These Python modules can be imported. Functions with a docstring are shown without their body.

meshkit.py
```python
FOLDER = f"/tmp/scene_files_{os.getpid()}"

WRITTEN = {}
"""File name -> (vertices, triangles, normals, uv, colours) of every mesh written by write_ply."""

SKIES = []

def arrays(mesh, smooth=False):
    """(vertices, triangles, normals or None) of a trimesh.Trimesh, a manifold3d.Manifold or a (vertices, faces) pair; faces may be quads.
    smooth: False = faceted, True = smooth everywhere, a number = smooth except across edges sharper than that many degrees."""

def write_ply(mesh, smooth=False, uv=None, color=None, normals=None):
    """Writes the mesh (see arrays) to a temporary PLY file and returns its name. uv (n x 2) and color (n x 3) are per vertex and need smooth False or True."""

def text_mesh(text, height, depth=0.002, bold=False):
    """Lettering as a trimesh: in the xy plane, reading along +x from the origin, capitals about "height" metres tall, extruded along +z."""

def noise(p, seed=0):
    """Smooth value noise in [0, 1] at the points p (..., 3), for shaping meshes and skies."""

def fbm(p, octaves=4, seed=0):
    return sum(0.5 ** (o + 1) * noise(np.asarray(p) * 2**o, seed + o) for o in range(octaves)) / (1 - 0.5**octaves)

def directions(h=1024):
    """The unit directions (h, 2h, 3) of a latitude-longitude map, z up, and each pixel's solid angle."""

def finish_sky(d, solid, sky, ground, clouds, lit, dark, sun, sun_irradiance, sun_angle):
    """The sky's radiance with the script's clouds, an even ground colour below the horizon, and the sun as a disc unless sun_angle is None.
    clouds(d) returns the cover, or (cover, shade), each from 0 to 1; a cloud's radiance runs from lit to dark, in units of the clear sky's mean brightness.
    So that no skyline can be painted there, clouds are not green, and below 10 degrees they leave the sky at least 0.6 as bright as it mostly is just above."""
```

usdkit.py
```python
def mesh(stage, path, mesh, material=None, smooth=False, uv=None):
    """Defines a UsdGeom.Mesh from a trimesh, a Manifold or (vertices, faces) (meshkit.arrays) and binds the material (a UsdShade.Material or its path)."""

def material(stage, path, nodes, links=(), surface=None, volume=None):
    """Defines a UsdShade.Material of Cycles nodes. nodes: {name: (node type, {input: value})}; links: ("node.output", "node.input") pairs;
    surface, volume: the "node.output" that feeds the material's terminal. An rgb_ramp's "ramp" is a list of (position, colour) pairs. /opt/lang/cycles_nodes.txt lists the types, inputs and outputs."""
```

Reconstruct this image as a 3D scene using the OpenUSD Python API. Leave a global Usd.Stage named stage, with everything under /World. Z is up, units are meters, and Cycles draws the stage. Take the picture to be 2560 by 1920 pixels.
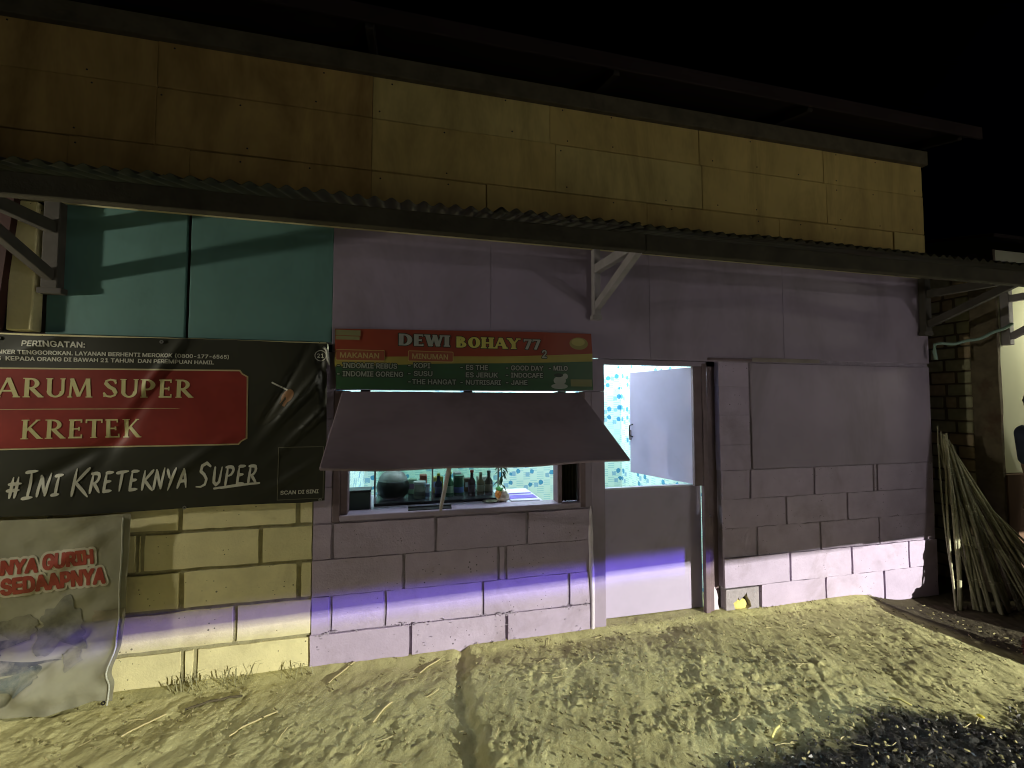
import math, random
import numpy as np, trimesh, usdkit, meshkit
import manifold3d as m3
from shapely.geometry import Polygon, LineString, Point, box as sbox, MultiPolygon
from shapely import affinity
from shapely.ops import unary_union
from pxr import Usd, UsdGeom, UsdLux, UsdShade, Gf, Sdf

rnd = random.Random(7)
rng = np.random.default_rng(11)
stage = Usd.Stage.CreateInMemory()
UsdGeom.SetStageUpAxis(stage, 'Z')
UsdGeom.SetStageMetersPerUnit(stage, 1.0)
W = UsdGeom.Xform.Define(stage, '/World')
stage.SetDefaultPrim(W.GetPrim())
UsdGeom.Scope.Define(stage, '/World/Looks')
mat = usdkit.material

# ------------------------------------------------------------------ camera
YAW, PITCH = math.radians(13.4813), math.radians(2.5404)
EYE = np.array([0.0, -2.9346, 1.5941])
cam = UsdGeom.Camera.Define(stage, '/World/camera')
fwd = np.array([math.sin(YAW) * math.cos(PITCH), math.cos(YAW) * math.cos(PITCH), math.sin(PITCH)])
right = np.array([math.cos(YAW), -math.sin(YAW), 0.0])
up = np.cross(right, fwd)
mm = np.eye(4)
mm[0, :3], mm[1, :3], mm[2, :3], mm[3, :3] = right, up, -fwd, EYE
cam.AddTransformOp().Set(Gf.Matrix4d(mm.tolist()))
cam.CreateHorizontalApertureAttr(36.0)
cam.CreateVerticalApertureAttr(27.0)
cam.CreateFocalLengthAttr(36.0 * 1103.7 / 2560)
cam.CreateClippingRangeAttr(Gf.Vec2f(0.05, 2000))
cam.CreateExposureAttr(0.0)

# ------------------------------------------------------------------ sky and light (night)
SUN_EL, SUN_AZ = math.atan2(1.0, math.hypot(0.45, 0.37)), math.atan2(0.45, -0.37)
mat(stage, '/World/Looks/night_sky', {
    's': ('sky_texture', {'sky_type': 'single_scattering', 'sun_disc': False, 'sun_elevation': SUN_EL, 'sun_rotation': SUN_AZ}),
    'b': ('background_shader', {'strength': 0.000035})}, [('s.color', 'b.color')], surface='b.background')
dome = UsdLux.DomeLight.Define(stage, '/World/sky')
UsdShade.MaterialBindingAPI.Apply(dome.GetPrim()).Bind(UsdShade.Material.Get(stage, '/World/Looks/night_sky'))
dome.GetPrim().SetCustomDataByKey('kind', 'structure')
sun = UsdLux.DistantLight.Define(stage, '/World/moon')
sun.CreateIntensityAttr(0.006)
sun.CreateNormalizeAttr(True)
sun.CreateAngleAttr(0.5)
sun.CreateColorAttr(Gf.Vec3f(1.0, 0.96, 0.70))
sd = np.array([math.sin(SUN_AZ) * math.cos(SUN_EL), math.cos(SUN_AZ) * math.cos(SUN_EL), math.sin(SUN_EL)])


def look_matrix(pos, toward):
    z = -np.asarray(toward, float); z /= np.linalg.norm(z)
    x = np.cross([0, 0, 1.0], z); x /= np.linalg.norm(x)
    m = np.eye(4); m[0, :3], m[1, :3], m[2, :3], m[3, :3] = x, np.cross(z, x), z, pos
    return Gf.Matrix4d(m.tolist())


sun.AddTransformOp().Set(look_matrix([0, 0, 30], -sd))


def lamp(name, pos, radius, power, color, aim=None, cone=None, soft=0.0):
    l = UsdLux.SphereLight.Define(stage, '/World/' + name)
    l.CreateRadiusAttr(radius)
    l.CreateNormalizeAttr(True)
    l.CreateIntensityAttr(power)
    l.CreateColorAttr(Gf.Vec3f(*color))
    if aim is None:
        l.AddTranslateOp().Set(Gf.Vec3d(*map(float, pos)))
    else:
        l.AddTransformOp().Set(look_matrix(pos, np.asarray(aim, float) - np.asarray(pos, float)))
        s = UsdLux.ShapingAPI.Apply(l.GetPrim())
        s.CreateShapingConeAngleAttr(cone)
        s.CreateShapingConeSoftnessAttr(soft)
    return l


# low beam of a vehicle standing off to the right behind the camera: a tiny white source
# behind a cut-off shield, and the stray light that the lamp's glass throws above the cut-off
HEAD = np.array([7.0, -7.2, 1.55])
AX = np.array([-0.1672, 0.9859, 0.0])
SHIELD_D, SHIELD_DROP = 0.5, 0.1477
SIDE = np.cross(AX, [0, 0, 1.0])
FRINGE = HEAD + 3.4 * SIDE
lamp('low_beam', HEAD, 0.0015, 1900.0, (1.0, 1.0, 0.85))
lamp('added_blue_fringe', FRINGE, 0.0036, 2500.0, (0.22, 0.15, 1.0))  # blue light added in its own slotted box to tint the cut-off edge
lamp('stray_beam', (6.6, -7.6, 1.75), 0.045, 34.0, (1.0, 0.93, 0.86))
lamp('shop_bulb', (1.5, 1.5, 2.25), 0.05, 33.0, (0.80, 0.95, 1.0))
lamp('added_counter_light', (0.32, 0.40, 2.30), 0.05, 8.0, (0.82, 0.95, 1.0))  # added bulb, brightens the counter and the goods on it
lamp('neighbour_lamp', (5.98, -0.45, 2.3), 0.04, 12.0, (1.0, 0.99, 0.70))
lamp('left_lamp', (-4.0, -0.74, 1.95), 0.04, 62.0, (1.0, 0.95, 0.76))

# ------------------------------------------------------------------ materials
L = '/World/Looks/'


def paint(name, col, var=0.18, scale=3.0, rough=0.75, bump=0.15, bscale=60.0, bdist=0.004, spec=0.3, stain=None, stain_scale=1.2, stain_amt=(0.52, 0.7), streak=None, pits=0.0):
    c = np.array(col, float)
    nodes = {'g': ('geometry', {}),
             'n': ('noise_texture', {'scale': scale, 'detail': 6, 'roughness': 0.62}),
             'r': ('rgb_ramp', {'ramp': [(0.3, tuple(c * (1 - var))), (0.7, tuple(np.minimum(c * (1 + var), 0.95)))]}),
             'nb': ('noise_texture', {'scale': bscale, 'detail': 5, 'roughness': 0.65}),
             'bp': ('bump', {'strength': bump, 'distance': bdist}),
             'p': ('principled_bsdf', {'roughness': rough, 'specular_ior_level': spec})}
    links = [('g.position', 'n.vector'), ('g.position', 'nb.vector'), ('n.fac', 'r.fac'), ('nb.fac', 'bp.height'), ('bp.normal', 'p.normal')]
    src = 'r.color'
    if stain is not None:
        nodes['ns'] = ('noise_texture', {'scale': stain_scale, 'detail': 7, 'roughness': 0.68, 'distortion': 0.4})
        nodes['ms'] = ('map_range', {'from_min': stain_amt[0], 'from_max': stain_amt[1], 'to_min': 0.0, 'to_max': 0.8, 'clamp': True})
        nodes['mx'] = ('mix', {'mix_type': 'mix', 'color2': tuple(stain)})
        if streak:
            nodes['sm'] = ('mapping', {'scale': (streak, streak, 1.0 / streak)})
            links += [('g.position', 'sm.vector'), ('sm.vector', 'ns.vector')]
        else:
            links += [('g.position', 'ns.vector')]
        links += [('ns.fac', 'ms.value'), ('ms.result', 'mx.fac'), (src, 'mx.color1')]
        src = 'mx.color'
    if pits:
        nodes['pv'] = ('voronoi_texture', {'scale': 34.0, 'randomness': 1.0})
        nodes['pn'] = ('noise_texture', {'scale': 5.0, 'detail': 3})
        nodes['pt'] = ('math', {'math_type': 'multiply', 'value2': 0.34 * pits})
        nodes['pl'] = ('math', {'math_type': 'less_than'})
        nodes['ps'] = ('map_range', {'from_min': 0.45, 'from_max': 0.7, 'to_min': 0.0, 'to_max': 1.0, 'clamp': True})
        nodes['pm'] = ('mix', {'color2': tuple(c * 0.3)})
        links += [('g.position', 'pv.vector'), ('g.position', 'pn.vector'), ('pn.fac', 'ps.value'), ('ps.result', 'pt.value1'), ('pv.distance', 'pl.value1'), ('pt.value', 'pl.value2'), ('pl.value', 'pm.fac'), (src, 'pm.color1')]
        src = 'pm.color'
    links.append((src, 'p.base_color'))
    return mat(stage, L + name, nodes, links, surface='p.BSDF')


def plain(name, col, rough=0.5, metal=0.0, spec=0.5):
    return mat(stage, L + name, {'p': ('principled_bsdf', {'base_color': tuple(col), 'roughness': rough, 'metallic': metal, 'specular_ior_level': spec})}, [], surface='p.BSDF')


M = {}
M['lilac'] = [paint(f'lilac_block_{i}', c, 0.10, 5, 0.8, 0.6, 70, 0.004, stain=(0.24, 0.19, 0.22), stain_scale=2.6, stain_amt=(0.52, 0.82), pits=0.6) for i, c in enumerate([(0.44, 0.36, 0.495), (0.42, 0.345, 0.475), (0.455, 0.375, 0.51)])]
M['cream'] = [paint(f'cream_block_{i}', c, 0.10, 5, 0.85, 0.6, 70, 0.004, stain=(0.34, 0.28, 0.15), stain_scale=2.4, stain_amt=(0.54, 0.85), pits=0.6) for i, c in enumerate([(0.72, 0.65, 0.37), (0.69, 0.625, 0.355), (0.74, 0.67, 0.39)])]
M['lilac_wall'] = paint('lilac_wall_board', (0.33, 0.27, 0.365), 0.10, 2.0, 0.7, 0.2, 25, 0.004, stain=(0.18, 0.15, 0.16), stain_scale=1.2, stain_amt=(0.48, 0.8), streak=1.5)
M['lilac_mortar'] = paint('lilac_mortar', (0.34, 0.29, 0.37), 0.2, 12, 0.9, 0.7, 70, 0.006)
M['ridge'] = paint('lit_plaster', (0.62, 0.56, 0.66), 0.06, 8, 0.8, 0.4, 60, 0.004)  # lilac plaster, its lit edge put into a paler colour
M['mortar'] = paint('grey_mortar', (0.34, 0.31, 0.18), 0.25, 14, 0.95, 0.8, 70, 0.006)
M['dark_gap'] = paint('dark_backing', (0.05, 0.04, 0.035), 0.2, 8, 0.95)
M['upper'] = [paint(f'upper_board_{i}', c, 0.14, 1.6, 0.85, 0.2, 30, 0.004, spec=0.1, stain=(0.17, 0.10, 0.035), stain_scale=1.3, stain_amt=(0.45, 0.8), streak=2.0) for i, c in enumerate([(0.63, 0.475, 0.165), (0.59, 0.44, 0.155), (0.64, 0.51, 0.19)])]
M['upper_brown'] = [paint(f'upper_board_brown_{i}', c, 0.16, 1.6, 0.85, 0.2, 30, 0.004, spec=0.1, stain=(0.14, 0.07, 0.025), stain_scale=1.3, stain_amt=(0.42, 0.75), streak=2.0) for i, c in enumerate([(0.54, 0.37, 0.125), (0.51, 0.345, 0.115)])]
M['teal'] = paint('teal_board', (0.105, 0.215, 0.20), 0.10, 2.5, 0.6, 0.15, 40, 0.003, stain=(0.07, 0.14, 0.125), stain_scale=1.5, stain_amt=(0.48, 0.8), streak=1.8)
M['flap'] = paint('flap_board', (0.34, 0.26, 0.32), 0.14, 2.2, 0.65, 0.2, 40, 0.003, stain=(0.18, 0.13, 0.14), stain_scale=1.7, stain_amt=(0.5, 0.8))
M['door'] = paint('door_lilac', (0.45, 0.385, 0.54), 0.06, 3.0, 0.55, 0.15, 40, 0.002, stain=(0.3, 0.26, 0.33), stain_scale=2.4, stain_amt=(0.6, 0.9))
M['frame'] = paint('dark_frame', (0.17, 0.12, 0.14), 0.2, 6, 0.7, 0.3, 80)
M['timber'] = paint('old_timber', (0.11, 0.092, 0.055), 0.3, 7, 0.85, 0.5, 60, stain=(0.045, 0.04, 0.024), stain_scale=3.0)
M['bracket'] = paint('grey_lilac_timber', (0.28, 0.255, 0.27), 0.15, 7, 0.75, 0.3, 60)
M['sheet'] = paint('rusty_sheet', (0.055, 0.055, 0.04), 0.3, 4, 0.6, 0.3, 40, stain=(0.04, 0.025, 0.012), stain_scale=2.6)
M['roof'] = paint('dark_maroon_roof', (0.022, 0.012, 0.011), 0.25, 3, 0.8, 0.3, 30)
M['maroon_board'] = paint('maroon_shadow_board', (0.045, 0.017, 0.016), 0.2, 4, 0.7, 0.3, 40)  # dark colour of the board that stands in for shadow
M['cream_board'] = paint('cream_ledger', (0.50, 0.45, 0.27), 0.15, 5, 0.8, 0.3, 50, stain=(0.16, 0.13, 0.07), stain_scale=4.0)
M['counter'] = paint('white_counter', (0.62, 0.60, 0.72), 0.06, 8, 0.35, 0.05, 50)
M['concrete'] = paint('rough_concrete', (0.16, 0.13, 0.09), 0.3, 7, 0.95, 0.9, 40, 0.01, stain=(0.10, 0.05, 0.035), stain_scale=2.2)
M['brick'] = [paint(f'weathered_brick_{i}', c, 0.2, 14, 0.95, 0.8, 80, 0.006) for i, c in enumerate([(0.46, 0.44, 0.29), (0.40, 0.38, 0.25), (0.46, 0.36, 0.24), (0.43, 0.41, 0.27)])]
M['plaster'] = paint('cream_plaster', (0.68, 0.68, 0.48), 0.04, 2, 0.85, 0.2, 30, stain=(0.55, 0.5, 0.3), stain_scale=1.5, stain_amt=(0.6, 0.9))
M['dado'] = paint('maroon_dado', (0.10, 0.055, 0.035), 0.2, 4, 0.8, 0.3, 40)
M['bamboo'] = [paint(f'dry_bamboo_{i}', c, 0.25, 9, 0.6, 0.3, 90, 0.002, stain=(0.13, 0.11, 0.06), stain_scale=7.0) for i, c in enumerate([(0.36, 0.345, 0.225), (0.28, 0.27, 0.18), (0.42, 0.40, 0.27)])]
M['bracket_shaded'] = paint('shaded_bracket_timber', (0.07, 0.062, 0.055), 0.2, 7, 0.8, 0.3, 60)  # outer brackets: their shaded side is put into the timber colour
M['purlin'] = paint('dark_purlin', (0.055, 0.048, 0.03), 0.3, 7, 0.9, 0.5, 60, stain=(0.03, 0.026, 0.016), stain_scale=3.0)
M['rafter'] = paint('dark_rafter', (0.03, 0.024, 0.018), 0.2, 7, 0.9)
M['rope'] = plain('teal_rope', (0.22, 0.33, 0.28), 0.8)
M['straw'] = plain('dry_straw', (0.50, 0.43, 0.22), 0.7)
M['grass'] = plain('dusty_grass', (0.27, 0.255, 0.13), 0.7)
M['leaf'] = plain('green_leaf', (0.03, 0.09, 0.035), 0.35)
M['yellow_leaf'] = plain('yellow_leaf', (0.75, 0.62, 0.05), 0.5)
M['black'] = plain('black_plastic', (0.012, 0.012, 0.014), 0.4)
M['grey_metal'] = plain('grey_metal', (0.45, 0.45, 0.45), 0.3, 0.8)
M['glass'] = mat(stage, L + 'glass_pane', {'t': ('transparent_bsdf', {'color': (0.86, 0.93, 0.9)}), 'g': ('glossy_bsdf', {'roughness': 0.05}), 'f': ('fresnel', {'IOR': 1.45}), 'm': ('mix_closure', {})}, [('f.fac', 'm.fac'), ('t.BSDF', 'm.closure1'), ('g.BSDF', 'm.closure2')], surface='m.closure')


def vinyl(name, col, rough=0.42, var=0.08):
    return paint(name, col, var, 4.0, rough, 0.08, 30, 0.003, spec=0.45)


def wallpaper():
    nodes = {'g': ('geometry', {}), 'sx': ('separate_xyz', {}), 'ad': ('math', {'math_type': 'add'}),
             'c': ('combine_xyz', {'y': 0.0}),
             'v1': ('voronoi_texture', {'scale': 8.5, 'randomness': 0.35, 'feature': 'f1'}),
             'v2m': ('mapping', {'location': (0.055, 0.0, 0.03)}),
             'v2': ('voronoi_texture', {'scale': 8.5, 'randomness': 0.4, 'metric': 'chebychev', 'feature': 'f1'}),
             'nz': ('noise_texture', {'scale': 30.0, 'detail': 2}),
             'dist': ('mix', {'mix_type': 'linear_light', 'fac': 0.012}),
             'l1': ('math', {'math_type': 'less_than', 'value2': 0.24}),
             'l2': ('math', {'math_type': 'less_than', 'value2': 0.20}),
             'w': ('wave_texture', {'wave_type': 'bands', 'bands_direction': 'z', 'scale': 14.0, 'distortion': 0.0}),
             'lw': ('math', {'math_type': 'greater_than', 'value2': 0.72}),
             'ck': ('checker_texture', {'scale': 13.0, 'color1': (1, 1, 1), 'color2': (0, 0, 0)}),
             'mw': ('math', {'math_type': 'multiply'}),
             'base': ('mix', {'color1': (0.70, 0.86, 0.78), 'color2': (0.42, 0.68, 0.68)}),
             'm2': ('mix', {'color2': (0.28, 0.50, 0.64)}),
             'm1': ('mix', {'color2': (0.06, 0.30, 0.50)}),
             'p': ('principled_bsdf', {'roughness': 0.5})}
    links = [('g.position', 'sx.vector'), ('sx.x', 'ad.value1'), ('sx.y', 'ad.value2'), ('ad.value', 'c.x'), ('sx.z', 'c.z'),
             ('c.vector', 'nz.vector'), ('c.vector', 'dist.color1'), ('nz.color', 'dist.color2'),
             ('dist.color', 'v1.vector'), ('dist.color', 'v2m.vector'), ('v2m.vector', 'v2.vector'),
             ('v1.distance', 'l1.value1'), ('v2.distance', 'l2.value1'), ('c.vector', 'w.vector'), ('w.fac', 'lw.value1'), ('c.vector', 'ck.vector'),
             ('lw.value', 'mw.value1'), ('ck.fac', 'mw.value2'), ('mw.value', 'base.fac'), ('base.color', 'm2.color1'), ('l2.value', 'm2.fac'),
             ('m2.color', 'm1.color1'), ('l1.value', 'm1.fac'), ('m1.color', 'p.base_color')]
    return mat(stage, L + 'wallpaper', nodes, links, surface='p.BSDF')


M['wallpaper'] = wallpaper()

# ------------------------------------------------------------------ helpers
used = {}


def path_for(parent, name):
    base = f'{parent}/{name}'
    n = used.get(base, -1) + 1
    used[base] = n
    return base if n == 0 else f'{base}_{n:03d}'


def tag(p, label=None, cat=None, group=None, kind=None):
    p = p.GetPrim() if hasattr(p, 'GetPrim') else p
    for k, v in (('label', label), ('category', cat), ('group', group), ('kind', kind)):
        if v:
            p.SetCustomDataByKey(k, v)
    return p


def thing(name, label, cat, group=None, loc=(0, 0, 0), rz=0.0):
    x = UsdGeom.Xform.Define(stage, path_for('/World', name))
    x.AddTranslateOp().Set(Gf.Vec3d(*map(float, loc)))
    if rz:
        x.AddRotateZOp().Set(math.degrees(rz))
    tag(x, label, cat, group)
    x._loc = np.array(loc, float)
    x._rz = rz
    return x


def top(name, mesh, m, label=None, cat=None, group=None, kind=None, smooth=False):
    return tag(usdkit.mesh(stage, path_for('/World', name), mesh, m, smooth), label, cat, group, kind)


def part(parent, name, mesh, m, smooth=False, label=None, kind=None, world=True):
    """mesh given in world coordinates; moved into the frame of its thing."""
    pp = str(parent.GetPath()) if hasattr(parent, 'GetPath') else parent
    if world and getattr(parent, '_loc', None) is not None and (np.abs(parent._loc).sum() > 0 or parent._rz):
        v, f, _ = meshkit.arrays(mesh)
        v = v - parent._loc
        if parent._rz:
            c, s = math.cos(-parent._rz), math.sin(-parent._rz)
            v = np.stack([c * v[:, 0] - s * v[:, 1], s * v[:, 0] + c * v[:, 1], v[:, 2]], 1)
        mesh = (v, f)
    o = usdkit.mesh(stage, path_for(pp, name), mesh, m, smooth)
    tag(o, label, kind=kind)
    o._loc, o._rz = getattr(parent, '_loc', None), getattr(parent, '_rz', 0.0)
    return o


def cbox(x0, x1, y0, y1, z0, z1, c=0.004, jit=0.0):
    """box with chamfered edges, optionally a little uneven"""
    pts = []
    for x, sx in ((x0, 1), (x1, -1)):
        for y, sy in ((y0, 1), (y1, -1)):
            for z, sz in ((z0, 1), (z1, -1)):
                j = [rnd.uniform(-jit, jit) for _ in range(3)]
                for k in range(3):
                    d = [sx * c, sy * c, sz * c]
                    d[k] = 0
                    pts.append((x + d[0] + j[0], y + d[1] + j[1] * 0.5, z + d[2] + j[2]))
    h = trimesh.convex.convex_hull(np.array(pts))
    return h


def bx(x0, x1, y0, y1, z0, z1):
    b = trimesh.creation.box([x1 - x0, y1 - y0, z1 - z0])
    b.apply_translation([(x0 + x1) / 2, (y0 + y1) / 2, (z0 + z1) / 2])
    return b


def cat_(ms):
    return trimesh.util.concatenate(ms)


def beam(a, b, w, h, upv=(0, 0, 1), c=0.003):
    a, b = np.array(a, float), np.array(b, float)
    d = b - a
    ln = np.linalg.norm(d); d /= ln
    s = np.cross(d, upv); s /= np.linalg.norm(s)
    u = np.cross(s, d)
    m = cbox(-w / 2, w / 2, 0, ln, -h / 2, h / 2, c)
    T = np.eye(4); T[:3, 0], T[:3, 1], T[:3, 2], T[:3, 3] = s, d, u, a
    m.apply_transform(T)
    return m


def tube(pts, radii, sides=8):
    p = np.asarray(pts, float)
    r = np.broadcast_to(radii, (len(p),))
    t = np.gradient(p, axis=0)
    t /= np.linalg.norm(t, axis=1, keepdims=True)
    a = np.cross(t, [0.31, 0.17, 0.93]); bad = np.linalg.norm(a, axis=1) < 1e-3
    a[bad] = np.cross(t[bad], [1, 0, 0])
    a /= np.linalg.norm(a, axis=1, keepdims=True)
    b = np.cross(t, a)
    ang = np.arange(sides) * 2 * np.pi / sides
    v = p[:, None] + r[:, None, None] * (np.cos(ang)[None, :, None] * a[:, None] + np.sin(ang)[None, :, None] * b[:, None])
    f = []
    n = len(p)
    for i in range(n - 1):
        for j in range(sides):
            k = (j + 1) % sides
            f += [[i * sides + j, i * sides + k, (i + 1) * sides + k], [i * sides + j, (i + 1) * sides + k, (i + 1) * sides + j]]
    v = v.reshape(-1, 3)
    v = np.vstack([v, p[0], p[-1]])
    c0, c1 = len(v) - 2, len(v) - 1
    for j in range(sides):
        k = (j + 1) % sides
        f += [[c0, k, j], [c1, (n - 1) * sides + j, (n - 1) * sides + k]]
    return trimesh.Trimesh(v, f, process=False)


def lathe(profile, center, sides=20):
    m = trimesh.creation.revolve(np.array(profile, float), sections=sides)
    m.apply_translation(center)
    return m


def polys(g):
    g = g.buffer(0)
    if g.is_empty:
        return []
    return [p for p in getattr(g, 'geoms', [g]) if p.geom_type == 'Polygon' and p.area > 1e-8]


def extrude(g, depth):
    ms = [trimesh.creation.extrude_polygon(p, depth, engine='earcut') for p in polys(g)]
    return cat_(ms)


def xz(mesh, y=0.0):
    """a mesh in the xy plane with depth along z, stood up: x, z of the wall, depth towards the viewer (-y) from y"""
    v = np.array(mesh.vertices)
    return trimesh.Trimesh(np.stack([v[:, 0], y - v[:, 2], v[:, 1]], 1), mesh.faces, process=False)


NEAR = {'f_sign': 0.987, 'f_cig': 0.986, 'f_tarp': 0.981}    # sizes were taken on the wall; the cloths hang a little in front of it


def draped(g, fn, lift, size=0.04):
    """a printed shape g (x, z) laid on a cloth whose y is fn(x, z)"""
    out = []
    k = NEAR.get(fn.__name__, 1.0)
    g = affinity.scale(g, k, k, origin=(0, 1.594))
    for p in polys(g):
        m = trimesh.creation.extrude_polygon(p, 0.0012, engine='earcut')
        v, f = trimesh.remesh.subdivide_to_size(m.vertices, m.faces, size, max_iter=12)
        out.append(trimesh.Trimesh(v, f, process=False))
    m = cat_(out)
    v = np.array(m.vertices)
    y = fn(v[:, 0], v[:, 1]) - lift - v[:, 2]
    return trimesh.Trimesh(np.stack([v[:, 0], y, v[:, 1]], 1), m.faces, process=False)


def cloth(x0, x1, z0, z1, fn, step=0.012, thick=0.0015, edge=None):
    nx, nz = int((x1 - x0) / step) + 2, int((z1 - z0) / step) + 2
    gx, gz = np.meshgrid(np.linspace(x0, x1, nx), np.linspace(z0, z1, nz), indexing='ij')
    if edge is not None:
        gx, gz = edge(gx, gz)
    y = fn(gx, gz)
    v = np.concatenate([np.stack([gx, y, gz], -1).reshape(-1, 3), np.stack([gx, y + thick, gz], -1).reshape(-1, 3)])
    i, j = np.meshgrid(np.arange(nx - 1), np.arange(nz - 1), indexing='ij')
    a = (i * nz + j).ravel(); b = a + nz; c = b + 1; d = a + 1
    q = np.concatenate([np.stack([a, b, c], 1), np.stack([a, c, d], 1)])
    n = nx * nz
    f = np.concatenate([q, q[:, ::-1] + n])
    rim = [(k * nz) for k in range(nx)] + [(nx - 1) * nz + k for k in range(1, nz)] + [k * nz + nz - 1 for k in range(nx - 2, -1, -1)] + [k for k in range(nz - 2, 0, -1)]
    e = []
    for s in range(len(rim)):
        p, r = rim[s], rim[(s + 1) % len(rim)]
        e += [[p, p + n, r], [r, p + n, r + n]]
    return trimesh.Trimesh(v, np.concatenate([f, np.array(e)]), process=False)


def sans(text, x, z, h, width=None, bold=True, rot=0.0):
    """Inter lettering as a shapely shape: left end of the baseline at x, z; capitals h high; squeezed to width"""
    m = meshkit.text_mesh(text, 1.0, 0.1, bold)
    v, f = np.array(m.vertices), np.array(m.faces)
    upf = np.abs(v[f][:, :, 2] - 0.1).max(1) < 1e-6
    g = unary_union([Polygon(t[:, :2]).buffer(0.004) for t in v[f[upf]]]).simplify(0.01)
    b = g.bounds
    sx = h if width is None else width / (b[2] - b[0])
    g = affinity.translate(g, -b[0], 0)
    g = affinity.scale(g, sx, h, origin=(0, 0))
    if rot:
        g = affinity.rotate(g, rot, origin=(0, 0))
    return affinity.translate(g, x, z)


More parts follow.
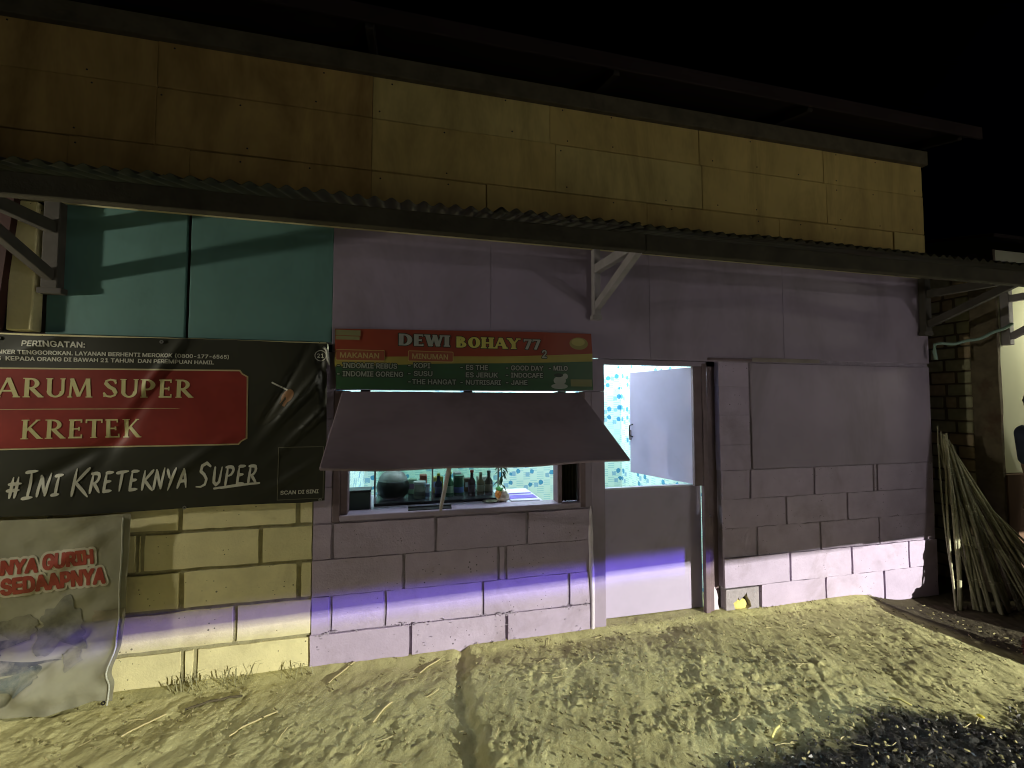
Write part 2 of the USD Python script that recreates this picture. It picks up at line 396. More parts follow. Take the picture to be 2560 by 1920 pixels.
def roman(text, x, z, h, width, T=0.19, t=0.085, serif=0.10, sh=0.06, small_first=False):
    """serif capitals built from strokes, bowls and feet"""
    def seg(a, b, w):
        return LineString([a, b]).buffer(w / 2, cap_style=2)

    def foot(cx, y, w):
        return sbox(cx - w / 2, y - (sh if y > 0.5 else 0), cx + w / 2, y + (0 if y > 0.5 else sh))

    def bowl(x0, y0, x1, y1):
        c = ((x0 + x1) / 2, (y0 + y1) / 2)
        o = affinity.scale(Point(0, 0).buffer(1, 32), (x1 - x0) / 2, (y1 - y0) / 2)
        i = affinity.scale(Point(0, 0).buffer(1, 32), max((x1 - x0) / 2 - T * 1.02, 0.02), (y1 - y0) / 2 - t)
        return affinity.translate(o.difference(i), *c)
    fw = T + 2 * serif
    G = {}
    G['A'] = (unary_union([seg((0.10, 0), (0.42, 1), t), seg((0.42, 1.0), (0.76, 0), T), seg((0.2, 0.33), (0.66, 0.33), t), foot(0.10, 0, fw * 0.7), foot(0.76, 0, fw)]).intersection(sbox(-1, 0, 2, 1)), 0.92)
    G['R'] = (unary_union([seg((0.2, 0), (0.2, 1), T), foot(0.2, 0, fw), foot(0.14, 1, fw * .7), bowl(0.0, 0.44, 0.66, 1).intersection(sbox(0.2, 0, 1, 1)), seg((0.36, 0.48), (0.74, 0.0), T), foot(0.76, 0, fw * .6)]).intersection(sbox(-1, 0, 2, 1)), 0.86)
    G['U'] = (unary_union([seg((0.18, 0.3), (0.18, 1), T), seg((0.70, 0.3), (0.70, 1), t * 1.4), foot(0.18, 1, fw), foot(0.70, 1, fw * .8), bowl(0.085, 0, 0.76, 0.66).intersection(sbox(0, 0, 1, 0.33))]), 0.84)
    G['M'] = (unary_union([seg((0.14, 0), (0.2, 1), t), seg((0.2, 1), (0.5, 0.05), T), seg((0.5, 0.05), (0.82, 1), t), seg((0.84, 1), (0.9, 0), T), foot(0.14, 0, fw * .7), foot(0.9, 0, fw)]).intersection(sbox(-1, 0, 2, 1)), 1.06)
    s_ = LineString([(0.56, 0.80), (0.48, 0.93), (0.33, 0.955), (0.17, 0.88), (0.15, 0.72), (0.30, 0.57), (0.48, 0.45), (0.57, 0.30), (0.53, 0.13), (0.36, 0.045), (0.18, 0.08), (0.09, 0.22)])
    mid = LineString([(0.17, 0.74), (0.30, 0.57), (0.48, 0.45), (0.55, 0.28)])
    G['S'] = (unary_union([s_.buffer(t * .55), mid.buffer(T * .52), sbox(0.52, 0.72, 0.58, 0.96), sbox(0.06, 0.03, 0.12, 0.28)]), 0.70)
    G['P'] = (unary_union([seg((0.2, 0), (0.2, 1), T), foot(0.2, 0, fw), foot(0.14, 1, fw * .7), bowl(0.0, 0.40, 0.66, 1).intersection(sbox(0.2, 0, 1, 1))]), 0.74)
    G['E'] = (unary_union([seg((0.2, 0), (0.2, 1), T), sbox(0.08, 0, 0.62, t), sbox(0.08, 1 - t, 0.6, 1), sbox(0.2, 0.5 - t / 2, 0.5, 0.5 + t / 2), sbox(0.56, 0, 0.62, 0.2), sbox(0.54, 0.82, 0.6, 1), sbox(0.46, 0.4, 0.52, 0.6)]), 0.72)
    G['K'] = (unary_union([seg((0.2, 0), (0.2, 1), T), foot(0.2, 0, fw), foot(0.2, 1, fw), seg((0.24, 0.42), (0.66, 1.0), t), seg((0.36, 0.55), (0.76, 0), T), foot(0.66, 1, fw * .6), foot(0.78, 0, fw * .7)]).intersection(sbox(-1, 0, 2, 1)), 0.90)
    G['T'] = (unary_union([seg((0.36, 0), (0.36, 1), T), foot(0.36, 0, fw), sbox(0.02, 1 - t, 0.7, 1), sbox(0.02, 0.8, 0.08, 1), sbox(0.64, 0.8, 0.7, 1)]), 0.74)
    G['D'] = (unary_union([seg((0.2, 0), (0.2, 1), T), sbox(0.06, 0, 0.36, t), sbox(0.06, 1 - t, 0.36, 1), bowl(-0.1, 0, 0.84, 1).intersection(sbox(0.3, 0, 1, 1))]), 0.88)
    G['W'] = (unary_union([seg((0.12, 1), (0.34, 0), T), seg((0.34, 0), (0.56, 1), t), seg((0.56, 1), (0.78, 0), T), seg((0.78, 0), (1.0, 1), t), foot(0.12, 1, fw * .9), foot(1.0, 1, fw * .7), foot(.56, 1, fw * .6)]).intersection(sbox(-1, 0, 2, 1)), 1.10)
    G['I'] = (unary_union([seg((0.2, 0), (0.2, 1), T), foot(0.2, 0, fw), foot(0.2, 1, fw)]), 0.40)
    G['B'] = (unary_union([seg((0.2, 0), (0.2, 1), T), sbox(0.06, 0, 0.3, t), sbox(0.06, 1 - t, 0.3, 1), bowl(-0.05, 0.47, 0.64, 1).intersection(sbox(0.25, 0, 1, 1)), bowl(-0.05, 0, 0.72, 0.55).intersection(sbox(0.25, 0, 1, 1))]), 0.80)
    G['O'] = (bowl(0.04, 0, 0.84, 1), 0.88)
    G['H'] = (unary_union([seg((0.2, 0), (0.2, 1), T), seg((0.7, 0), (0.7, 1), T), sbox(0.2, 0.5 - t / 2, 0.7, 0.5 + t / 2)] + [foot(cx, y, fw) for cx in (.2, .7) for y in (0, 1)]), 0.90)
    G['Y'] = (unary_union([seg((0.12, 1), (0.42, 0.45), T), seg((0.74, 1), (0.42, 0.45), t), seg((0.42, 0), (0.42, 0.5), T), foot(0.42, 0, fw), foot(0.12, 1, fw * .9), foot(0.74, 1, fw * .8)]).intersection(sbox(-1, 0, 2, 1)), 0.84)
    G['7'] = (unary_union([sbox(0.06, 1 - max(t, .1), 0.6, 1), sbox(0.06, 0.76, 0.12, 1), seg((0.56, 0.98), (0.26, 0), T)]).intersection(sbox(-1, 0, 2, 1)), 0.64)
    out, cx = [], 0.0
    for ch in text:
        if ch == ' ':
            cx += 0.36
            continue
        g, w = G[ch]
        out.append(affinity.translate(g, cx, 0))
        cx += w
    g = unary_union(out)
    b = g.bounds
    g = affinity.translate(g, -b[0], 0)
    g = affinity.scale(g, width / (b[2] - b[0]), h, origin=(0, 0))
    return affinity.translate(g, x, z)


def brush(text, x, z, h, width, slope=0.0):
    """brush-written capitals: a larger first letter in each word, every stroke tapering"""
    S = {'#': [[(.2, 0), (.32, 1)], [(.5, 0), (.62, 1)], [(.02, .34), (.72, .36)], [(.1, .66), (.8, .68)]],
         'I': [[(.1, .0), (.55, .03)], [(.33, .02), (.38, .98)], [(.14, .96), (.62, 1)]],
         'N': [[(.08, 0), (.14, 1)], [(.14, 1), (.55, .02)], [(.55, .02), (.68, 1.1)]],
         'K': [[(.12, 0), (.18, 1)], [(.75, 1), (.2, .45)], [(.22, .48), (.85, -.08)]],
         'R': [[(.12, 0), (.16, 1)], [(.06, .98), (.5, .98), (.6, .75), (.42, .5), (.16, .47)], [(.3, .47), (.72, -.02)]],
         'E': [[(.14, 0), (.18, 1)], [(.16, .99), (.62, 1)], [(.16, .52), (.52, .54)], [(.12, .02), (.62, .04)]],
         'T': [[(.0, .95), (.75, 1.02)], [(.36, .98), (.3, 0)]],
         'Y': [[(.06, 1), (.34, .5)], [(.66, 1.05), (.2, -.1)]],
         'A': [[(.02, 0), (.4, 1)], [(.4, 1), (.62, 0)], [(.14, .34), (.6, .36)]],
         'S': [[(.66, .86), (.44, 1), (.2, .88), (.18, .66), (.46, .48), (.56, .26), (.4, .04), (.02, .06)]],
         'U': [[(.1, 1), (.1, .22), (.26, .02), (.5, .14), (.6, 1)]],
         'P': [[(.14, 0), (.18, 1)], [(.06, .98), (.5, 1), (.64, .78), (.46, .54), (.18, .48)]]}
    out, cx, first = [], 0.0, True
    for ch in text:
        if ch == ' ':
            cx += 0.42
            first = True
            continue
        s = 1.25 if first and ch != '#' else 0.92
        for st in S[ch]:
            ls = LineString([(cx + px_ * s * 0.95, py * s - (0.08 if first and ch != '#' else 0)) for px_, py in st])
            ps = [ls.interpolate(u, normalized=True) for u in np.linspace(0, 1, 9)]
            ws = np.interp(np.linspace(0, 1, 9), [0, .15, .7, 1], [0.055, 0.085, 0.075, 0.03])
            for k in range(8):
                out.append(unary_union([Point(ps[k].x, ps[k].y).buffer(ws[k], 6), Point(ps[k + 1].x, ps[k + 1].y).buffer(ws[k + 1], 6)]).convex_hull)
        cx += 0.80 * s if ch != 'I' else 0.66 * s
        if ch != '#':
            first = False
    g = unary_union(out).simplify(0.006)
    g = affinity.skew(g, xs=8, origin=(0, 0))
    b = g.bounds
    g = affinity.translate(g, -b[0], 0)
    g = affinity.scale(g, width / (b[2] - b[0]), h, origin=(0, 0))
    g = affinity.rotate(g, slope, origin=(0, 0))
    return affinity.translate(g, x, z)


# ------------------------------------------------------------------ ground
def ground():
    def axis(a, b, step, far, n):
        core = np.arange(a, b + step / 2, step)
        lo = a - np.geomspace(0.05, far, n)[::-1]
        hi = b + np.geomspace(0.05, far, n)
        return np.concatenate([lo, core, hi])
    xs = axis(-2.4, 5.4, 0.010, 90, 34)
    ys = axis(-2.2, 0.16, 0.010, 90, 34)
    X, Y = np.meshgrid(xs, ys, indexing='ij')
    P = lambda sx, sy, o=0.0: np.stack([X * sx + o, Y * sy + o * 1.7, np.zeros_like(X) + o * 0.3], -1)
    near = np.exp(-(np.clip(np.abs(X - 1.5) - 4, 0, None) ** 2) - np.clip(-Y - 2.5, 0, None) ** 2)
    sm = lambda a, b, t: (lambda u: u * u * (3 - 2 * u))(np.clip((t - a) / (b - a), 0, 1))
    n1 = meshkit.fbm(P(2.2, 2.2), 4, 1) - 0.5
    n2 = meshkit.fbm(P(13, 9, 3.1), 4, 2) - 0.5
    n3 = meshkit.fbm(P(60, 44, 5.7), 3, 3) - 0.5
    rough = 0.22 + 0.75 * sm(0.42, 0.66, meshkit.fbm(P(2.6, 3.4, 7.7), 3, 31))
    clod = np.clip(meshkit.fbm(P(24, 20, 6.6), 3, 32) - 0.60, 0, 1)
    # raked streaks that run away from the wall
    u = X * 0.93 - Y * 0.36
    st = meshkit.fbm(np.stack([u * 24, (X * 0.36 + Y * 0.93) * 5.5, 0 * X], -1), 3, 4) - 0.5
    edge = 0.37 + 0.14 * (meshkit.fbm(P(0, 5, 2.2), 3, 5) - 0.5) + 0.03 * (Y + 0.5) + 0.05 * (meshkit.fbm(P(20, 20, 8.), 2, 9) - .5)
    mound = sm(edge - 0.03, edge + 0.03, X) * (1 - sm(3.4, 4.3, X)) * (0.016 + 0.012 * sm(-0.1, -0.7, Y)) - 0.020 * np.exp(-((X - edge + 0.035) / 0.03) ** 2) * (0.3 + meshkit.noise(P(0.5, 7, 3.9), 41))
    Z = -0.005 + mound + near * (0.045 * n1 + 0.020 * n2 * (0.5 + 0.5 * sm(0.2, 0.5, X)) * rough + 0.014 * n3 * rough + 0.045 * clod * rough + 0.008 * st) * (0.35 + 0.65 * sm(0.0, -0.15, Y))
    Z -= 0.07 * sm(3.55, 4.1, X - 0.18 * Y)
    Z += 0.02 * sm(-0.10, 0.0, Y) * near
    # furrows of the left part
    Z += 0.009 * (1 - sm(0.1, 0.4, X)) * near * (meshkit.noise(np.stack([(X * .62 - Y * .78) * 16, (X * .78 + Y * .62) * 3, 0 * X], -1), 6) - 0.5)
    bnd = np.interp(X, [-3, 0.6, 1.15, 1.6, 1.9, 2.47, 2.8, 3.2, 4, 6], [-1.5, -1.35, -1.14, -1.08, -1.07, -1.0, -1.20, -1.16, -1.1, -1.1])
    litter = sm(0.06, -0.16, Y - bnd + 0.06 - 0.22 * (meshkit.fbm(P(5, 5, 1.3), 4, 7) - 0.5))
    Z += litter * near * 0.05 * (meshkit.fbm(P(30, 30, 9.2), 3, 8) - 0.45)
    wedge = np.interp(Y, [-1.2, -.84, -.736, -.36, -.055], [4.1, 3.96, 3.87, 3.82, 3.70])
    painted_shade = sm(-0.05, 0.10, X - wedge - 0.2 * (meshkit.fbm(P(6, 6, 4.4), 4, 10) - 0.5))  # shadow wedge at the right, painted dark into the soil colour
    nx, ny = X.shape
    v = np.stack([X, Y, Z], -1).reshape(-1, 3)
    i, j = np.meshgrid(np.arange(nx - 1), np.arange(ny - 1), indexing='ij')
    a = (i * ny + j).ravel()
    f = np.concatenate([np.stack([a, a + ny, a + ny + 1], 1), np.stack([a, a + ny + 1, a + 1], 1)])
    nodes = {'g': ('geometry', {}), 'mp': ('mapping', {'scale': (1.0, 0.45, 1.0)}),
             'n': ('noise_texture', {'scale': 9.0, 'detail': 8, 'roughness': 0.7}),
             'r': ('rgb_ramp', {'ramp': [(0.28, (0.33, 0.30, 0.14)), (0.5, (0.52, 0.485, 0.235)), (0.72, (0.62, 0.58, 0.30))]}),
             'ad': ('attribute', {'attribute': 'painted_shade'}), 'al': ('attribute', {'attribute': 'litter'}),
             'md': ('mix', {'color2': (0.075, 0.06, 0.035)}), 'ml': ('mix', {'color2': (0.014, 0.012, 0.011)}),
             'nb': ('noise_texture', {'scale': 70.0, 'detail': 7, 'roughness': 0.75}),
             'bp': ('bump', {'strength': 0.9, 'distance': 0.012}),
             'rr': ('map_range', {'to_min': 0.92, 'to_max': 0.5}),
             'p': ('principled_bsdf', {'specular_ior_level': 0.3})}
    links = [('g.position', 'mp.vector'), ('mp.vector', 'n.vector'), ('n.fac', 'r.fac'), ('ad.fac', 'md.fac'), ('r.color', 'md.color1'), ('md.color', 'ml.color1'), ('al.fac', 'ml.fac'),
             ('ml.color', 'p.base_color'), ('g.position', 'nb.vector'), ('nb.fac', 'bp.height'), ('bp.normal', 'p.normal'), ('al.fac', 'rr.value'), ('rr.result', 'p.roughness')]
    m = mat(stage, L + 'trampled_earth', nodes, links, surface='p.BSDF')
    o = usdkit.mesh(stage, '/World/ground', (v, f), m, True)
    for k, val in (('painted_shade', painted_shade), ('litter', litter)):
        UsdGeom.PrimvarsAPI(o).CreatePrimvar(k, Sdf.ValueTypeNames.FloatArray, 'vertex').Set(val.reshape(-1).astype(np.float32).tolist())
    tag(o, kind='structure')
    from scipy.interpolate import RegularGridInterpolator as R
    return R((xs, ys), Z, bounds_error=False, fill_value=0.0), R((xs, ys), litter, bounds_error=False, fill_value=0.0)


GZ, GL = ground()
gz = lambda x, y: float(GZ((x, y)))

# ------------------------------------------------------------------ the shop
T = 0.10
shop = thing('food_stall_building', 'long low stall building of lilac and cream painted blocks with boarded upper wall', 'building')
C = [-0.06, 0.20, 0.42, 0.64, 0.86, 1.08]


def rough_block(x0, x1, y0, y1, z0, z1, amp):
    P = []
    for (ax, az), (bx_, bz) in (((x0, z0), (x1, z0)), ((x1, z0), (x1, z1)), ((x1, z1), (x0, z1)), ((x0, z1), (x0, z0))):
        n = max(2, int(round(math.hypot(bx_ - ax, bz - az) / 0.065)))
        for k in range(n):
            u = k / n
            P.append((ax + (bx_ - ax) * u + rnd.uniform(-amp, amp), az + (bz - az) * u + rnd.uniform(-amp, amp)))
    inner = Polygon(P).buffer(0)
    m = xz(extrude(inner, y1 - y0), y1)
    v = np.array(m.vertices)
    f = np.abs(v[:, 1] - y0) < 1e-6
    v[f, 0] += np.sign((x0 + x1) / 2 - v[f, 0]) * 0.002
    v[f, 2] += np.sign((z0 + z1) / 2 - v[f, 2]) * 0.0015
    return trimesh.Trimesh(v, m.faces, process=False)


def blocks(x0, x1, row, joints, mats, gap=0.017, hgap=0.001, proud=0.0, z0=None, z1=None, skip=()):
    xs = [x0] + list(joints) + [x1]
    a, b = (C[row] if z0 is None else z0), (C[row + 1] if z1 is None else z1)
    for k in range(len(xs) - 1):
        if k in skip:
            continue
        g0 = gap / 2 if k > 0 else 0
        g1 = gap / 2 if k < len(xs) - 2 else 0
        p = proud + rnd.uniform(-0.002, 0.002)
        part(shop, 'wall_block', rough_block(xs[k] + g0, xs[k + 1] - g1, -p, T - 0.03, a + hgap / 2, b - hgap / 2, 0.0026 if len(xs) > 2 else 0.0015), rnd.choice(mats), False)


# cream part, left, behind the two banners
CJ = [(-2.45, -1.84), (-2.49, -1.87, -1.217, -1.155), (-2.19, -1.575, -0.957), (-2.46, -1.85, -1.235, -0.619), (-2.06, -1.455, -1.435, -0.832), (-2.48, -1.87, -1.253, -0.631)]
for row, js in enumerate([CJ[1], CJ[2], CJ[3], CJ[4]]):
    blocks(-3.2, -0.548, row, js, M['cream'], gap=0.024, hgap=0.020)
blocks(-3.2, -0.548, 4, CJ[5], M['cream'], gap=0.024, hgap=0.020)
part(shop, 'mortar_bed', bx(-6.3, -0.548, 0.010, T, -0.06, 1.08), M['mortar'])
part(shop, 'wall_slab', bx(-6.3, -0.49, 0.004, T, 1.082, 1.975), M['cream'][1])
# lilac part under the window
blocks(-0.548, 1.262, 0, (0.043, 0.664), M['lilac'], proud=0.010)
blocks(-0.545, 1.262, 1, (-0.436, -0.116, 0.506, 1.109), M['lilac'])
blocks(-0.545, 1.262, 2, (-0.004, 0.61, 0.66), M['lilac'])
blocks(-0.545, 1.262, 3, (-0.432, 0.194, 0.809), M['lilac'], z1=0.855)
part(shop, 'mortar_bed', bx(-0.545, 1.30, 0.010, T, -0.06, 0.865), M['lilac_mortar'])
blocks(-0.545, -0.437, 4, (), M['lilac'])
for k, (a, b) in enumerate(((1.08, 1.30), (1.30, 1.50), (1.50, 1.69))):
    blocks(-0.545, -0.437, 0, (), M['lilac'], z0=a, z1=b)
part(shop, 'mortar_bed', bx(-0.545, -0.437, 0.012, T, 0.87, 1.69), M['lilac_mortar'])
part(shop, 'lintel', bx(-0.545, 1.385, 0.0, T, 1.682, 1.915), M['lilac_wall'])
cv_, cf_ = [], []
for k in range(150):
    x = rnd.choice([rnd.uniform(-0.52, 1.25), rnd.gauss(-0.47, .05), rnd.gauss(0.05, .06), rnd.gauss(0.66, .05), rnd.gauss(1.15, .08)])
    z = 0.2 + rnd.gauss(0, 0.006) if rnd.random() < .75 else rnd.uniform(0.02, 0.2)
    if not -0.54 < x < 1.25:
        continue
    m = trimesh.creation.icosphere(0, 1.0)
    q = np.array(m.vertices) * (1 + 0.4 * (rng.random((12, 1)) - .5)) * [rnd.uniform(.003, .012), .004, rnd.uniform(.002, .005)] + [x, -0.011, z]
    cf_ += (np.array(m.faces) + len(cv_)).tolist(); cv_ += q.tolist()
part(shop, 'mortar_crumbs', (np.array(cv_), np.array(cf_)), M['lilac_mortar'], kind='stuff')
# pillar between the window and the door with a line of squeezed-out plaster
part(shop, 'pillar', cbox(1.285, 1.385, -0.004, T, -0.06, 1.68, 0.004), M['lilac_wall'])
part(shop, 'pillar', cbox(1.235, 1.283, 0.0, T, 0.868, 1.68, 0.003), M['lilac_wall'])
zz = np.linspace(-0.03, 0.875, 60)
rr = 0.010 + 0.007 * (meshkit.noise(np.stack([zz * 9, 0 * zz, 0 * zz], -1), 3)) + 0.004 * (0.875 - zz)
rr[-4:] *= np.array([0.9, 0.7, 0.45, 0.2])
part(shop, 'plaster_ridge', tube(np.stack([1.274 + 0.004 * np.sin(zz * 7) + 0.006 * (0.8 - zz), np.full(60, -0.004), zz], 1), rr, 10), M['ridge'], True)
# lilac part to the right of the door
blocks(2.36, 4.50, 0, (2.671, 3.296, 3.90), M['lilac'], proud=0.008, skip=(0,))
blocks(2.352, 4.50, 1, (2.953, 3.564, 4.177), M['lilac'], proud=0.010)
blocks(2.352, 4.50, 2, (2.659, 3.264, 3.874), M['lilac'])
blocks(2.352, 4.50, 3, (2.939, 3.547), M['lilac'])
blocks(2.352, 4.50, 4, (2.606, 3.219, 3.831, 3.871), M['lilac'])
for a, b in ((1.08, 1.275), (1.275, 1.505), (1.505, 1.725), (1.725, 1.918)):
    blocks(2.345, 2.618, 0, (), M['lilac'], z0=a, z1=b, proud=-0.004)
part(shop, 'mortar_bed', bx(2.35, 4.50, 0.010, T, 0.20, 1.95), M['lilac_mortar'])
part(shop, 'mortar_bed', bx(2.68, 4.50, 0.008, T, -0.06, 0.199), M['lilac_mortar'])
part(shop, 'plaster_panel', cbox(2.632, 4.50, -0.004, 0.02, 1.084, 1.915, 0.004), M['lilac_wall'])
part(shop, 'plaster_panel', cbox(2.24, 2.64, -0.016, 0.0, 1.925, 1.945, 0.003), M['frame'], label='thin dark batten over the blocks beside the door')
part(shop, 'plaster_panel', cbox(2.642, 3.30, -0.010, -0.0065, 1.924, 1.955, 0.0015), paint('dull_batten', (0.27, 0.225, 0.21), 0.2, 8), label='dull brown batten over the plaster panel')
# broken block beside the door frame
hole = Polygon([(2.44, 0.035), (2.425, 0.085), (2.455, 0.10), (2.47, 0.125), (2.482, 0.098), (2.50, 0.112), (2.53, 0.135), (2.545, 0.155), (2.552, 0.12), (2.575, 0.085), (2.585, 0.045), (2.55, 0.03), (2.50, 0.022)])
bb = sbox(2.362, -0.06, 2.655, 0.188).difference(hole)
grey = paint('grey_broken_block', (0.33, 0.29, 0.32), 0.15, 14, 0.95, 0.9, 60, 0.008, stain=(0.2, 0.17, 0.17), stain_scale=6)
bm = xz(extrude(bb, 0.06), 0.052)
part(shop, 'wall_block', bm, grey, label='broken block with a ragged hole low beside the door')
part(shop, 'mortar_bed', bx(2.345, 2.68, 0.060, T, -0.06, 0.199), M['dark_gap'])
lump = trimesh.creation.icosphere(3, 1.0)
lv = np.array(lump.vertices)
lv *= (1 + 0.35 * (meshkit.fbm(lv * 3.0 + 7, 3, 4) - 0.5))[:, None]
part(shop, 'foam_lump', trimesh.Trimesh(lv * [0.075, 0.03, 0.05] + [2.495, 0.030, 0.055], lump.faces), paint('yellow_foam', (0.70, 0.60, 0.20), 0.15, 20, 0.8, 0.6, 60), True)
# door: jamb, recess, lower leaf shut, upper leaf open inwards
part(shop, 'door_frame', cbox(2.192, 2.232, -0.006, 0.030, 0.0, 1.90, 0.003), M['frame'])
part(shop, 'door_frame', cbox(1.385, 2.232, 0.0, 0.05, 1.878, 1.915, 0.003), M['lilac_wall'])
part(shop, 'lintel', bx(1.386, 2.70, 0.055, T, 1.884, 1.975), M['dark_gap'])
part(shop, 'door_recess', bx(2.278, 2.352, 0.055, T, -0.06, 1.925), M['frame'])
rec = [(2.240, 0.03)]
wob = lambda z: 0.030 * (meshkit.noise(np.array([[z * 11, 2.0, 0]]), 5)[0] - 0.5)
prof = Polygon([(2.236, -0.06)] + [(2.236 + max(0.0, 0.09 - 0.5 * max(z - 0.12, 0)) + wob(z), z) for z in np.linspace(-0.05, 0.42, 20)] + [(2.236, 0.45)])
part(shop, 'plaster_ridge', xz(extrude(prof, 0.03), 0.055), M['ridge'])
ldoor = part(shop, 'door', cbox(1.388, 2.232, 0.088, 0.122, 0.035, 0.958, 0.003), M['door'], label='lower half door, shut')
part(ldoor, 'door_rail', cbox(1.388, 2.232, 0.084, 0.125, 0.9585, 0.972, 0.002), M['counter'])
hx, hy = 2.135, 0.03
ang = math.atan2(0.645, 1.965 - 2.13)
leaf = cbox(0.0, 0.675, -0.016, 0.016, 0.985, 1.872, 0.003)
Rm = trimesh.transformations.rotation_matrix(ang, [0, 0, 1]); Rm[:3, 3] = [hx, hy, 0]
leaf.apply_transform(Rm)
udoor = part(shop, 'door', leaf, M['door'], label='upper half door, open inwards')
hd = tube([(0.64, 0.016, 1.30), (0.64, 0.05, 1.31), (0.64, 0.055, 1.36), (0.64, 0.05, 1.40), (0.64, 0.016, 1.41)], 0.006, 8)
hd.apply_transform(Rm)
part(udoor, 'handle', hd, M['black'], True)
lt = cbox(0.655, 0.684, -0.022, 0.022, 1.27, 1.36, 0.003)
lt.apply_transform(Rm)
part(udoor, 'latch', lt, M['frame'])
part(shop, 'door_jamb', cbox(2.118, 2.19, 0.0, 0.028, 0.975, 1.877, 0.003), M['frame'])
part(shop, 'plaster_ridge', cbox(2.2335, 2.277, 0.012, 0.05, -0.05, 0.74, 0.004), M['frame'], label='dark filler beside the door frame')
# window: frame, sill, propped flap, dark slatted curtain on the right
win = part(shop, 'window_frame', cbox(-0.436, -0.392, -0.006, T, 0.86, 1.676, 0.004), M['frame'])
for a_, b_, y_, z_ in ((-0.391, -0.348, 0.004, 0.905), (1.030, 1.062, 0.0, 0.905), (1.195, 1.236, -0.004, 0.868)):
    part(win, 'window_post', cbox(a_, b_, y_, T, z_, 1.676, 0.003), M['frame'])
part(win, 'sill', cbox(-0.392, 1.197, -0.012, T + 0.02, 0.868, 0.904, 0.004), M['lilac_wall'])
cx = np.linspace(1.063, 1.194, 60)
cur = np.stack([cx, 0.05 + 0.012 * np.sin(cx * 260), 0 * cx], 1)
cv = np.concatenate([cur + [0, 0, 0.906], cur + [0, 0, 1.67]])
cf = [[i, i + 1, 61 + i] for i in range(59)] + [[i, 61 + i, 60 + i] for i in range(59)]
part(win, 'curtain', (cv, np.array(cf)), paint('dark_curtain', (0.035, 0.032, 0.016), 0.3, 20, 0.9))
flap = beam((0.405, -0.006, 1.664), (0.405, -0.714, 1.285), 1.588, 0.016)
fv, ff = trimesh.remesh.subdivide_to_size(flap.vertices, flap.faces, 0.08, max_iter=12)
fu = (fv[:, 0] - 0.405) / 0.794
fw = np.clip(-fv[:, 1] / 0.714, 0, 1)
fv = fv + np.stack([0 * fu, 0 * fu, -0.012 * fw * (1 - fu ** 2) + 0.004 * np.sin(fu * 7 + fw * 3) * fw], 1)
fl = part(shop, 'window_flap', (fv, ff), M['flap'], label='wide lilac board flap propped out over the window')
part(fl, 'batten', beam((-0.36, -0.640, 1.296), (1.17, -0.640, 1.296), 0.04, 0.02), M['timber'])
for x in (-0.25, 0.40, 1.06):
    part(fl, 'hinge', cbox(x - 0.03, x + 0.03, -0.010, -0.001, 1.664, 1.680, 0.001), M['black'])
# upper boards of the lilac part
for x0, x1 in ((-0.452, 0.552), (0.556, 1.752), (1.756, 2.952), (2.956, 4.50)):
    part(shop, 'wall_board', cbox(x0 - .0013, x1 + .0013, -0.006 + rnd.uniform(-.001, .001), 0.02, 1.919 if x0 < 2.2 else 1.9465, 2.80, 0.002), M['lilac_wall'])
for x0, x1 in ((-1.925, -1.262), (-1.240, -0.455)):
    part(shop, 'wall_board', cbox(x0, x1, -0.006, 0.02, 1.978, 2.80, 0.003), M['teal'], label='teal wall board')
part(shop, 'backing_wall', bx(-6.3, 4.50, 0.022, T, 1.976, 3.84), M['dark_gap'])
# left end: cream pilaster and a maroon board put in place of a shadow
part(shop, 'pilaster', cbox(-2.07, -1.955, -0.05, 0.02, 1.985, 2.69, 0.006), M['cream'][0])
shut = xz(extrude(Polygon([(-6.3, 1.98), (-2.085, 1.98), (-2.03, 2.69), (-6.3, 2.69)]), 0.05), -0.04)
part(shop, 'shadow_board', shut, M['maroon_board'], label='dark maroon board added in place of the shadow at the left end')
# upper wall boards
rows = [(2.80, 3.098, (-2.45, -1.857, -1.261, -0.233, 0.52, 1.74, 2.94, 4.14)), (3.102, 3.446, (-2.45, -1.44, -0.233, 1.02, 2.22, 3.42)), (3.45, 3.80, (-1.44, -0.231, 0.98, 2.2, 3.4))]
for z0, z1, js in rows:
    xs_ = [-6.3, -3.65] + list(js) + [4.50]
    for a, b in zip(xs_[:-1], xs_[1:]):
        yy = rnd.uniform(-0.004, 0.002)
        sag = rnd.uniform(-0.006, 0.006)
        part(shop, 'upper_board', cbox(a + 0.002, b - 0.002, -0.010 + yy, 0.012 + yy * .3, z0 + 0.001, z1 - 0.002, 0.002, 0.0025), rnd.choice(M['upper'] if a > -0.3 else M['upper_brown']))
nv_, nf_ = [], []
for z in (3.06, 3.14, 3.41, 3.49, 3.70):
    for x in np.arange(-2.2, 4.45, 0.41):
        if rnd.random() < .45:
            continue
        m = trimesh.creation.icosphere(0, 0.006)
        q = np.array(m.vertices) * [1, .5, 1] + [x + rnd.uniform(-.05, .05), -0.014, z + rnd.uniform(-.01, .01)]
        nf_ += (np.array(m.faces) + len(nv_)).tolist(); nv_ += q.tolist()
part(shop, 'nail_heads', (np.array(nv_), np.array(nf_)), M['dark_gap'], kind='stuff')
part(shop, 'wall_plate', cbox(-6.3, 4.52, -0.05, 0.0, 3.725, 3.85, 0.004), M['timber'])
part(shop, 'side_wall', bx(4.44, 4.50, T + .002, 3.2, -0.06, 3.84), M['lilac_wall'])
part(shop, 'side_wall', bx(-6.3, -6.24, T + .002, 3.2, -0.06, 3.84), M['cream'][0])
